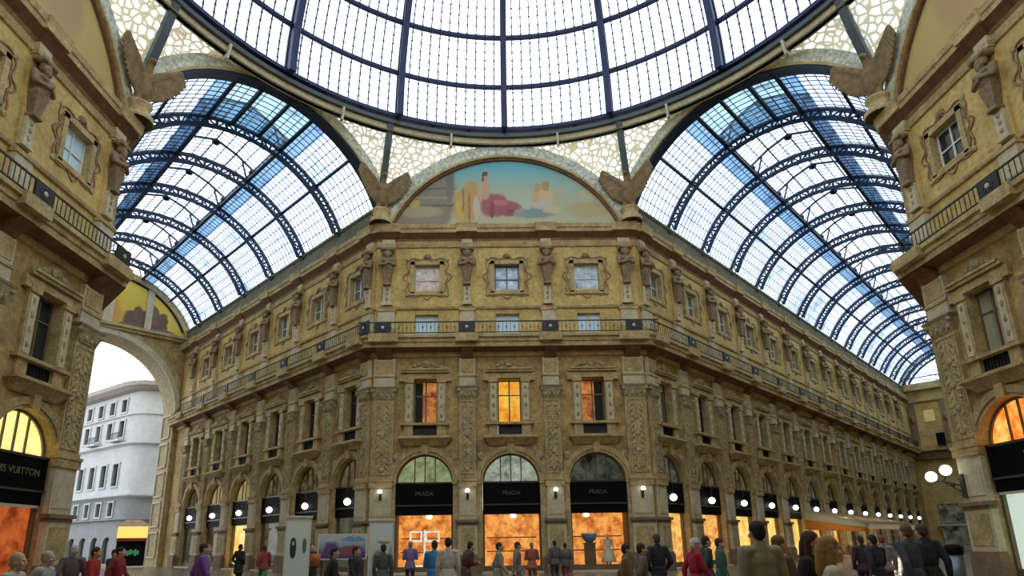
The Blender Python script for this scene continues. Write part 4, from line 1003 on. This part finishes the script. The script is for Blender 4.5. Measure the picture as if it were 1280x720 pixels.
# rounded corner joining the two fronts
uA, uB = Vector((.82,-.57,0)).normalized(), Vector((.8,.6,0)).normalized()
pA, pB = -uA*RC, uB*RC
def corner_strip(z0, z1, out, m):
    mb = MB().mat(m); pts = []
    for i in range(11):
        t = i/10; p = pA*(1-t)**2 + pB*t**2; d = (uA*(1-t)+uB*t).normalized(); n = Vector((d.y,-d.x,0)); pts.append(p+n*out)
    for p, q in zip(pts, pts[1:]): mb.poly([(p.x,p.y,z0),(q.x,q.y,z0),(q.x,q.y,z1),(p.x,p.y,z1)])
    return mb.mesh('rounded_corner')
link('wall', corner_strip(0,8.7,0,'grey_render'), bld); link('wall', corner_strip(8.7,24,0,'white_render'), bld)
path = [tuple((-uA*24).xy)] + [tuple((pA*(1-t)**2+pB*t**2).xy) for t in (0,.2,.4,.6,.8,1)] + [tuple((uB*16).xy)]
for z, h, o_, m, nm in ((23.0,1.2,1.25,'roof_tile','cornice'),(15.5,.5,.5,'white_render','string_course'),(8.5,.5,.6,'white_render','string_course'),(5.5,.35,.4,'grey_render','string_course'),(19.7,.25,.25,'white_render','string_course')):
    mb = MB().mat(m).sweep([(0,z),(o_*.6,z+.15),(o_,z+h*.5),(o_,z+h),(0,z+h)], path); link(nm, mb.mesh('building_'+nm), bld)
mb = MB().mat('roof_tile').sweep([(.9,24.2),(-5,26.2),(-5,24.)], path); link('roof', mb.mesh('building_roof'), bld)
# lit kiosk in the street
kio = tag(link('street_kiosk', None, None, (-38.6,66.2,.02), R(30)), 'street kiosk with a glowing yellow sign in front of the white building', 'kiosk')
mb = MB().mat('sign_black').box(-1.3,1.3,-1.2,1.2,0,2.5); link('body', mb.mesh('kiosk_body'), kio)
mb = MB().mat('kiosk_light').box(-1.35,1.35,-1.25,1.45,2.75,3.9); link('sign', mb.mesh('kiosk_sign'), kio)
plain('kiosk_red', (.25,.02,.015), .5); plain('goods_blue', (.10,.32,.55), .4); plain('goods_green', (.08,.42,.14), .4)
mb = MB().mat('kiosk_red').box(-1.35,1.35,-1.25,1.5,2.45,2.75); link('valance', mb.mesh('valance'), kio)
mb = MB().mat('plinth_stone').hexa([(-1.5,-1.6,3.9),(1.5,-1.6,3.9),(1.5,1.4,3.9),(-1.5,1.4,3.9),(-.7,-.8,4.6),(.7,-.8,4.6),(.7,.7,4.6),(-.7,.7,4.6)]); link('roof', mb.mesh('kiosk_roof'), kio)
for nm, x, m in (('left',-.8,'goods_blue'),('mid',.2,'goods_green')):
    mb = MB().mat(m)
    for i in range(5): mb.box(x-.5+.22*i,x-.5+.22*i+.18,1.22,1.32,1.0+.1*(i % 3),1.5+.12*(i % 2))
    link('goods', mb.mesh('goods'), kio)

# ------------------------------------------------------------------ totems, poster board, bin, awning on the floor of the arcade
def totem(x, y, rz, w, h, pm, lab):
    o = tag(link('advertising_totem', None, None, (x,y,0), rz), lab, 'totem')
    link('base', MB().mat('plinth_stone').box(-w/2-.06,w/2+.06,-.2,.2,0,.12).mesh('totem_base'), o)
    link('casing', MB().mat('frame_white').box(-w/2,w/2,-.12,.12,.12,h).box(-w/2-.03,w/2+.03,-.15,.15,h,h+.06).mesh('totem_casing'), o)
    link('panel', MB().mat(pm).poly([(-w/2+.05,-.125,.3),(w/2-.05,-.125,.3),(w/2-.05,-.125,h-.1),(-w/2+.05,-.125,h-.1)]).mesh('totem_panel'), o)
totem(-7.08,19.14,R(18),.74,2.5,'totem_print','pale green totem with a small dark picture, left of the poster board')
totem(-4.67,19.71,R(10),.76,2.4,'totem_print_blue','white totem with pale blue print left of the middle facade shops')
o = tag(link('poster_board', None, None, (-6.25,21.4,0), R(12)), 'wide poster board with a mauve and blue picture between the two totems', 'board')
link('frame', MB().mat('frame_white').box(-.8,.8,-.04,.04,1.22,2.06).mesh('board_frame'), o)
link('panel', MB().mat('poster_scene').poly([(-.76,-.045,0),(.76,-.045,0),(.76,-.045,.76),(-.76,-.045,.76)]).mesh('board_panel'), o, (0,0,1.26))
for x in (-.65,.65): link('leg', MB().mat('rail_iron').box(-.03,.03,-.03,.03,0,1.3).box(-.06,.06,-.3,.3,0,.04).mesh('board_leg'), o, (x,.0,0))
plain('orange_enamel', (.50,.13,.03), .5)
o = tag(link('litter_bin', None, None, (-6.27,18.33,0), 0), 'small orange litter bin on a post between totem and poster board', 'bin')
link('post', MB().mat('rail_iron').cone((0,.0,0),.04,(0,0,1.3),.04,8).mesh('bin_post'), o)
link('body', MB().mat('orange_enamel').lathe([(.0,1.12),(.13,1.12),(.165,1.46),(.15,1.46),(.12,1.18)], (0,-.13,0), 14).mesh('bin_body'), o)
plain('bin_steel', (.13,.17,.20), .35, .5)
o = tag(link('waste_bin', None, None, (9.92,15.36,0), 0), 'dark steel waste bin by the right corner pier', 'bin')
link('body', MB().mat('bin_steel').lathe([(.0,0),(.19,.0),(.19,1.25),(.17,1.25)], seg=18).mesh('bin_body'), o)
link('lid', MB().mat('sign_black').lathe([(.2,1.25),(.21,1.4),(.14,1.48),(0,1.5)], seg=18).mesh('bin_lid'), o)
glass('awning_white', (.0,.0,.0), .02, .7); glass('awning_orange', (.0,.0,.0), .02, .7)
for nm, cc in (('awning_white',(.88,.86,.76)),('awning_orange',(.85,.52,.24))):
    for nd in MATS[nm].node_tree.nodes:
        if nd.type == 'BSDF_TRANSPARENT': nd.inputs[0].default_value = (0,0,0,1)
        if nd.type == 'BSDF_TRANSLUCENT': nd.inputs[0].default_value = (*cc,1)
aw = tag(link('shop_awning', None, None, wR.at(24,0,0), wR.rz), 'long white awning with orange lining over the cafe of the right arcade', 'awning')
LA = 21.; aw.scale = (1,1,.95)
link('canopy', MB().mat('awning_white').hexa([(0,-5.0,2.95),(LA,-5.0,2.95),(LA,-.3,4.2),(0,-.3,4.2),(0,-5.0,3.05),(LA,-5.0,3.05),(LA,-.3,4.3),(0,-.3,4.3)]).mesh('canopy'), aw)
mb = MB().mat('awning_white').box(0,LA,4.98,5.03,2.55,3.0); link('valance', mb.mesh('valance'), aw)
mb = MB().mat('awning_orange').hexa([(0,-5.0,2.3),(.06,-5.0,2.3),(.06,-.3,2.6),(0,-.3,2.6),(0,-5.0,2.62),(.06,-5.0,2.62),(.06,-.3,3.5),(0,-.3,3.5)]); link('side_panel', mb.mesh('side_panel'), aw)
mb = MB().mat('awning_white').hexa([(-.04,-5.0,2.6),(.06,-5.0,2.6),(.06,-.3,3.5),(-.04,-.3,3.5),(-.04,-5.0,3.06),(.06,-5.0,3.06),(.06,-.3,4.3),(-.04,-.3,4.3)]); link('side_valance', mb.mesh('side_valance'), aw)
glow('awning_light', (1.,.88,.66), 220.)
for x in (.2, LA/2, LA-.2): link('post', MB().mat('rail_iron').cone((x,-4.8,0),.05,(x,-4.8,3.0),.05,8).mesh('awning_post'), aw)
for k in range(4): link('lamp', MB().mat('awning_light').ball((1.5+5*k,-3.,3.25),(.16,.16,.1),10,6).mesh('awning_lamp'), aw)

# ------------------------------------------------------------------ people
plain('skin_light', (.60,.36,.25), .55); plain('skin_tan', (.46,.27,.17), .55)
CL = {}
def cloth(c):
    k = 'cloth_%d_%d_%d' % tuple(int(x*100) for x in c)
    if k not in MATS: stone(k, c, var=.18, scale=9, rough=.85, bump=.15, bscale=30)
    return k
def skeleton(sw, arm, lean=0.):
    """joints of a figure 1.75 m tall facing -y; sw = stride, arm = 'down' / 'pocket' / 'swing' / 'hold'"""
    J = {'pelvis': Vector((0,0,.96)), 'chest': Vector((0,.0-lean*.5,1.28)), 'neck': Vector((0,.02-lean,1.47)), 'head': Vector((0,-.01-lean*1.2,1.63))}
    for s, n in ((-1,'r'),(1,'l')):
        st = sw*s
        J['hip'+n] = Vector((s*.095,0,.92)); J['knee'+n] = Vector((s*.10,-.05-.24*st,.50)); J['ank'+n] = Vector((s*.10,.03-.36*st+(.10 if st < 0 else 0),.085 + (.05 if st < -.4 else 0))); J['toe'+n] = J['ank'+n]+Vector((s*.02,-.17,-.045))
        J['sh'+n] = Vector((s*.19,.02-lean*.9,1.42))
        if arm == 'swing': J['el'+n] = Vector((s*.25,.05+.14*st-lean*.6,1.14)); J['wr'+n] = Vector((s*.25,-.04+.26*st-lean*.6,.90))
        elif arm == 'pocket': J['el'+n] = Vector((s*.29,.08-lean*.6,1.14)); J['wr'+n] = Vector((s*.20,-.07-lean*.4,.95))
        elif arm == 'hold': J['el'+n] = Vector((s*.25,.0-lean*.6,1.13)); J['wr'+n] = Vector((s*.12,-.26-lean*.6,1.15))
        else: J['el'+n] = Vector((s*.25,.04-lean*.6,1.13)); J['wr'+n] = Vector((s*.26,-.02-lean*.5,.88))
    return J
def hand(mb, wr, el, s):
    d = (wr-el).normalized(); side = Vector((0,-1,0)) if abs(d.z) > .6 else Vector((0,0,1)); side = (side-d*side.dot(d)).normalized(); nrm = d.cross(side).normalized()
    palm = wr+d*.055; mb.cap(wr, .026, palm, .030, 8); mb.cap(palm+side*.02, .02, palm-side*.02, .02, 8)
    for i, L in enumerate((.062,.074,.068,.052)):
        b = palm+d*.022+side*(.031-.0205*i); k = b+d*L*.55+nrm*(-s*.008); t = k+d*L*.45+nrm*(-s*.024)
        mb.cap(b, .0098, k, .0092, 7); mb.cap(k, .0092, t, .008, 7)
    b = palm-d*.03+side*.03; k = b+side*.026+d*.028; t = k+d*.03-side*.004; mb.cap(b, .0125, k, .0105, 7); mb.cap(k, .0105, t, .0085, 7)
def figure_meshes(key, sw, arm, lean, coat):
    J = skeleton(sw, arm, lean); out = {}
    mb = MB().mat('skin_light')
    h = J['head']
    mb.ball(h+Vector((0,.01,.03)),(.077,.098,.105),16,12); mb.ball(h+Vector((0,-.03,-.04)),(.062,.072,.085),14,10); mb.ball(h+Vector((0,-.075,-.095)),(.03,.025,.025))
    mb.cap(h+Vector((0,-.095,.02)),.012,h+Vector((0,-.115,-.022)),.017,8)
    for s in (-1,1):
        mb.ball(h+Vector((s*.078,.01,-.005)),(.014,.026,.034),8,6); mb.ball(h+Vector((s*.034,-.088,.037)),(.025,.012,.009),8,6); mb.ball(h+Vector((s*.045,-.07,-.03)),(.028,.028,.03),8,6)
    mb.ball(h+Vector((0,-.094,-.058)),(.026,.014,.008),8,6); mb.ball(h+Vector((0,-.091,-.073)),(.022,.014,.009),8,6)
    mb.cap(J['neck']-Vector((0,0,.04)),.062,h+Vector((0,.02,-.08)),.054); mb.cap(J['pelvis'],.09,J['chest'],.10); mb.cap(J['chest'],.10,J['neck']-Vector((0,0,.08)),.1)
    mb.cap(J['shr'],.06,J['shl'],.06)
    for n, s in (('r',-1),('l',1)):
        mb.cap(J['sh'+n],.055,J['el'+n],.04); mb.cap(J['el'+n],.04,J['wr'+n],.027); hand(mb, J['wr'+n], J['el'+n], s)
        mb.cap(J['hip'+n],.075,J['knee'+n],.05); mb.cap(J['knee'+n],.055,J['ank'+n],.038); mb.cap(J['ank'+n]-Vector((0,-.02,.03)),.035,J['toe'+n],.03)
    out['body'] = fuse(mb, .0085, 'body_'+key, 1)
    mb = MB().mat('skin_light')
    mb.ball((J['pelvis']+Vector((0,0,.12)) + J['chest'])/2,(.18,.145,.26)); mb.ball(J['chest']+Vector((0,0,.02)),(.195,.14,.2)); mb.cap(J['shr'],.078,J['shl'],.078)
    mb.cap(J['neck']-Vector((0,-.01,.06)),.095,J['neck']+Vector((0,.015,.015)),.075)
    lo = {'short':.86,'long':.62,'mid':.80}[coat]
    for i in range(5):
        z = .98-(.98-lo)*i/4; mb.ball((0,.005,z),(.18+.012*i,.15+.008*i,.10))
    for n in 'rl':
        mb.cap(J['sh'+n],.077,J['el'+n],.062); mb.cap(J['el'+n],.062,J['el'+n].lerp(J['wr'+n],.93),.048)
    out['jacket'] = fuse(mb, .014, 'jacket_'+key, 3)
    mb = MB().mat('skin_light'); mb.ball(J['pelvis']-Vector((0,0,.02)),(.165,.125,.12))
    for n in 'rl': mb.cap(J['hip'+n],.098,J['knee'+n],.072); mb.cap(J['knee'+n],.072,J['ank'+n]+Vector((0,0,.02)),.062)
    out['trousers'] = fuse(mb, .014, 'trousers_'+key, 2)
    for n in 'rl':
        mb = MB().mat('skin_light'); a, t = J['ank'+n], J['toe'+n]; mb.cap(a-Vector((0,-.035,.03)),.048,t,.04); mb.cap(a,.048,a-Vector((0,0,.03)),.048)
        out['shoe'+n] = fuse(mb, .012, 'shoe_'+key, 1)
    for hk in ('short','long','hat'):
        mb = MB().mat('skin_light')
        mb.ball(h+Vector((0,.022,.05)),(.088,.102,.098),16,12); mb.ball(h+Vector((0,.06,.0)),(.078,.065,.085))
        if hk == 'long':
            for s in (-1,1): mb.cap(h+Vector((s*.072,.02,.03)),.034,h+Vector((s*.085,.03,-.17)),.036)
            mb.cap(h+Vector((0,.06,0)),.085,h+Vector((0,.09,-.19)),.075)
        if hk == 'hat': mb.lathe([(0,.16),(.08,.155),(.1,.1),(.105,.045),(.0,.04)], tuple(h), 16)
        out['hair_'+hk] = fuse(mb, .011, 'hair_'+key, 1)
    return out
FIG = {k: figure_meshes(k, *a) for k, a in {'stand': (0,'down',0.,'short'), 'stand_coat': (.08,'pocket',0.02,'long'), 'walk': (.75,'swing',.02,'mid'), 'walk_left': (-.7,'swing',.03,'short'), 'hold': (.1,'hold',.03,'mid'), 'stoop': (.15,'hold',.16,'mid')}.items()}
for me in [m for d in FIG.values() for m in d.values()]: pass
def person(x, y, rz, pose, jacket, trousers, hair, label, hk='short', h=1., skin='skin_light', group=None, bag=None):
    m = FIG[pose]; o = tag(link('person', None, None, (x,y,0), R(rz)), label, 'person', group); o.scale = (h,h,h)
    b = link('body', m['body'], o, mats=[skin])
    for n, me, mt in (('jacket',m['jacket'],cloth(jacket)),('trousers',m['trousers'],cloth(trousers)),('shoe',m['shoer'],'sign_black'),('shoe',m['shoel'],'sign_black'),('hat' if hk == 'hat' else 'hair',m['hair_'+hk],cloth(hair))):
        link(n, me, o, mats=[mt])
    return o
BLK, DK, BRN, BLD, GRY = (.02,.018,.018), (.04,.04,.045), (.06,.035,.02), (.50,.34,.13), (.25,.25,.25)
P = person
P(-11.09,15.09,200,'walk',(.16,.10,.12),DK,(.6,.58,.55),'person in a mauve-brown coat with white hair at the left corner pier',h=1.0)
P(-10.2,14.45,100,'walk',(.42,.03,.02),(.10,.02,.02),BRN,'person in a bright red jacket striding in front of the left end arch',h=.97)
P(-10.9,16.6,95,'walk_left',(.30,.03,.03),DK,BLK,'person in a darker red jacket behind the bright red jacket',h=.97)
P(-12.2,18.6,80,'walk',(.03,.035,.05),DK,BLK,'person in dark navy walking below the end of the left arcade',h=.94)
P(-9.4,18.3,110,'stand',(.28,.25,.26),GRY,(.3,.16,.07),'person with brown hair and grey top left of the purple jacket',h=1.0)
P(-7.84,14.59,120,'walk',(.22,.09,.40),(.24,.22,.20),BRN,'person in a bright purple jacket and pale trousers',h=1.0)
P(-12.23,27.93,160,'stand_coat',BLK,BLK,BLK,'person in a long black coat before the yellow lit door of the left arcade',h=1.02)
P(-10.9,27.2,200,'walk',(.30,.06,.04),(.06,.30,.08),BRN,'person in a red top right of the long black coat on the left',h=.98)
P(-8.9,24.3,170,'stand',(.30,.22,.19),(.16,.12,.10),BRN,'person in a dusty pink top left of the pale green totem',h=.95)
P(-7.4,21.9,20,'stand_coat',BLK,DK,BLK,'person in black half hidden by the pale green totem',h=1.0)
P(-4.62,15.8,70,'walk',(.03,.03,.04),DK,BLK,'person in a black jacket walking below the poster board',h=.93)
P(-5.05,15.3,100,'walk_left',(.035,.035,.035),BLK,BLK,'second person in black walking left of the white totem',h=.92)
P(-4.3,18.0,185,'stand',(.10,.12,.10),DK,BRN,'person in dark green-grey in front of the white totem',h=.96)
P(-4.4,24.8,185,'hold',(.20,.17,.34),DK,(.34,.24,.13),'person in a lilac-grey jacket facing the left shop window',h=1.02)
P(-2.77,16.93,175,'hold',(.05,.25,.55),DK,BRN,'person in a vivid blue jacket before the left shop window',h=1.0)
P(-2.34,15.96,188,'stand',(.62,.57,.47),(.10,.13,.15),BLK,'person in a cream jacket seen from behind beside the blue jacket',h=1.03)
P(-2.02,18.4,120,'stoop',(.11,.035,.03),GRY,BLK,'stooping person in a maroon jacket right of the cream jacket',h=.98)
P(-1.05,18.0,90,'walk',(.36,.31,.24),(.34,.31,.26),BRN,'person in a beige jacket and trousers before the central shop',h=.96)
P(-.46,19.98,100,'walk_left',(.24,.22,.21),GRY,BRN,'person in a grey jacket right of the beige jacket',h=.97)
P(.28,24.2,170,'hold',(.36,.12,.08),(.3,.09,.07),BLD,'person in a rust red coat at the right edge of the central shop',h=.97)
P(1.31,25.87,200,'stand',(.13,.12,.11),DK,(.03,.05,.02),'person in dark grey leaning by the pier between central and right shops',h=1.0)
P(1.78,26.2,170,'stoop',(.12,.10,.09),(.35,.05,.06),BRN,'person in a dark jacket and red trousers by the same pier',h=.94)
P(1.35,12.4,80,'walk',(.20,.14,.07),(.09,.07,.05),BRN,'person in a brown coat walking left below the right corner pier',h=.92)
P(1.75,12.9,95,'walk_left',(.17,.15,.11),DK,BRN,'second person in brown-grey close behind the brown coat',h=.92)
P(2.78,15.48,190,'stand_coat',(.025,.03,.035),(.03,.03,.08),(.07,.08,.06),'tall person in a black coat in front of the right corner pier',h=1.04)
P(2.99,13.33,100,'walk',(.42,.02,.045),(.25,.02,.03),(.70,.70,.72),'person in a crimson coat with a white hat',hk='hat',h=.96)
P(3.75,14.9,95,'walk_left',(.03,.07,.05),DK,BRN,'person in a dark green jacket right of the crimson coat',h=1.0)
P(4.35,15.6,80,'stand',(.05,.16,.12),DK,BRN,'person in a teal jacket behind the man in the tan coat',h=.97)
P(2.03,7.83,185,'stand',(.36,.32,.20),(.12,.10,.07),(.02,.012,.018),'large person in a pale khaki coat with black hair seen from behind',h=1.065)
P(2.75,8.9,100,'walk',(.14,.10,.06),DK,(.20,.11,.05),'person in a dark brown coat right of the khaki coat',h=.97)
P(2.32,7.15,45,'stand_coat',(.012,.014,.02),BLK,(.07,.025,.015),'dark-haired person in a black coat, face turned to the blond person',hk='long',h=.985)
P(1.9,5.95,75,'stand',(.60,.58,.42),(.5,.48,.35),(.36,.21,.06),'blond person in a cream coat in the near foreground',hk='long',h=.95)
P(8.82,17.27,170,'stand',(.05,.03,.04),BLK,BRN,'person in dark maroon under the left end of the awning',h=.98)
P(7.52,14.55,190,'walk',(.035,.03,.04),(.06,.05,.06),BLK,'person in a black jacket walking below the awning',h=.98)
P(9.6,17.6,160,'stand',(.30,.26,.28),(.12,.06,.05),(.25,.08,.03),'person with a pale grey top right of the black jacket under the awning',h=.98)
P(6.44,11.68,190,'walk',(.065,.075,.09),(.035,.038,.045),(.14,.08,.03),'person in a slate blue jacket, left one of the pair near the right pier',h=1.07)
P(6.93,11.96,180,'walk_left',(.022,.028,.035),(.02,.02,.02),(.10,.055,.02),'person in a black jacket, right one of the pair near the right pier',h=1.08)
P(-7.81,8.85,100,'walk',(.50,.48,.34),(.2,.2,.15),(.48,.42,.25),'pale-coated person passing the left foreground shop',h=.92)
P(-8.83,10.9,95,'walk_left',(.38,.40,.34),(.2,.18,.22),(.45,.42,.3),'person in a grey-green coat nearest the left corner pier',h=.93)

# ------------------------------------------------------------------ sky, camera, picture settings
w = bpy.data.worlds.new('World'); scene.world = w; w.use_nodes = True
N, L = w.node_tree.nodes, w.node_tree.links; N.clear()
out = N.new('ShaderNodeOutputWorld'); bg = N.new('ShaderNodeBackground'); L.new(bg.outputs[0], out.inputs[0])
tc = N.new('ShaderNodeTexCoord'); nz = N.new('ShaderNodeTexNoise'); nz.inputs['Scale'].default_value = 3.2; nz.inputs['Detail'].default_value = 5
L.new(tc.outputs['Generated'], nz.inputs['Vector'])
r = N.new('ShaderNodeValToRGB'); r.color_ramp.elements[0].position = .36; r.color_ramp.elements[0].color = (.74,.86,1.,1); r.color_ramp.elements[1].position = .6; r.color_ramp.elements[1].color = (1,1,1,1)
L.new(nz.outputs['Fac'], r.inputs[0]); L.new(r.outputs[0], bg.inputs['Color']); bg.inputs['Strength'].default_value = 2.5
cam = bpy.data.cameras.new('camera'); co = bpy.data.objects.new('camera', cam); COL.objects.link(co); scene.camera = co
F, CX, CYP = 768.36, 617.955, 477.81; pitch, roll, yaw = R(14.749), R(.833), R(.542)
cam.sensor_width = 36; cam.lens = F*36/1280; cam.shift_x = (640-CX)/1280; cam.shift_y = (CYP-360)/1280; cam.clip_end = 600; cam.clip_start = .05
M = Matrix.Rotation(-yaw, 4, 'Z') @ Matrix.Rotation(PI/2+pitch, 4, 'X') @ Matrix.Rotation(-roll, 4, 'Z')
co.matrix_world = Matrix.Translation((-1.272, 0, 1.65)) @ M
vs = scene.view_settings; vs.view_transform = 'Standard'; vs.look = 'None'; vs.gamma = 1; vs.use_curve_mapping = False; vs.exposure = 0.
scene.cycles.max_bounces = 8; scene.cycles.diffuse_bounces = 4; scene.cycles.transparent_max_bounces = 24; scene.cycles.sample_clamp_indirect = 6
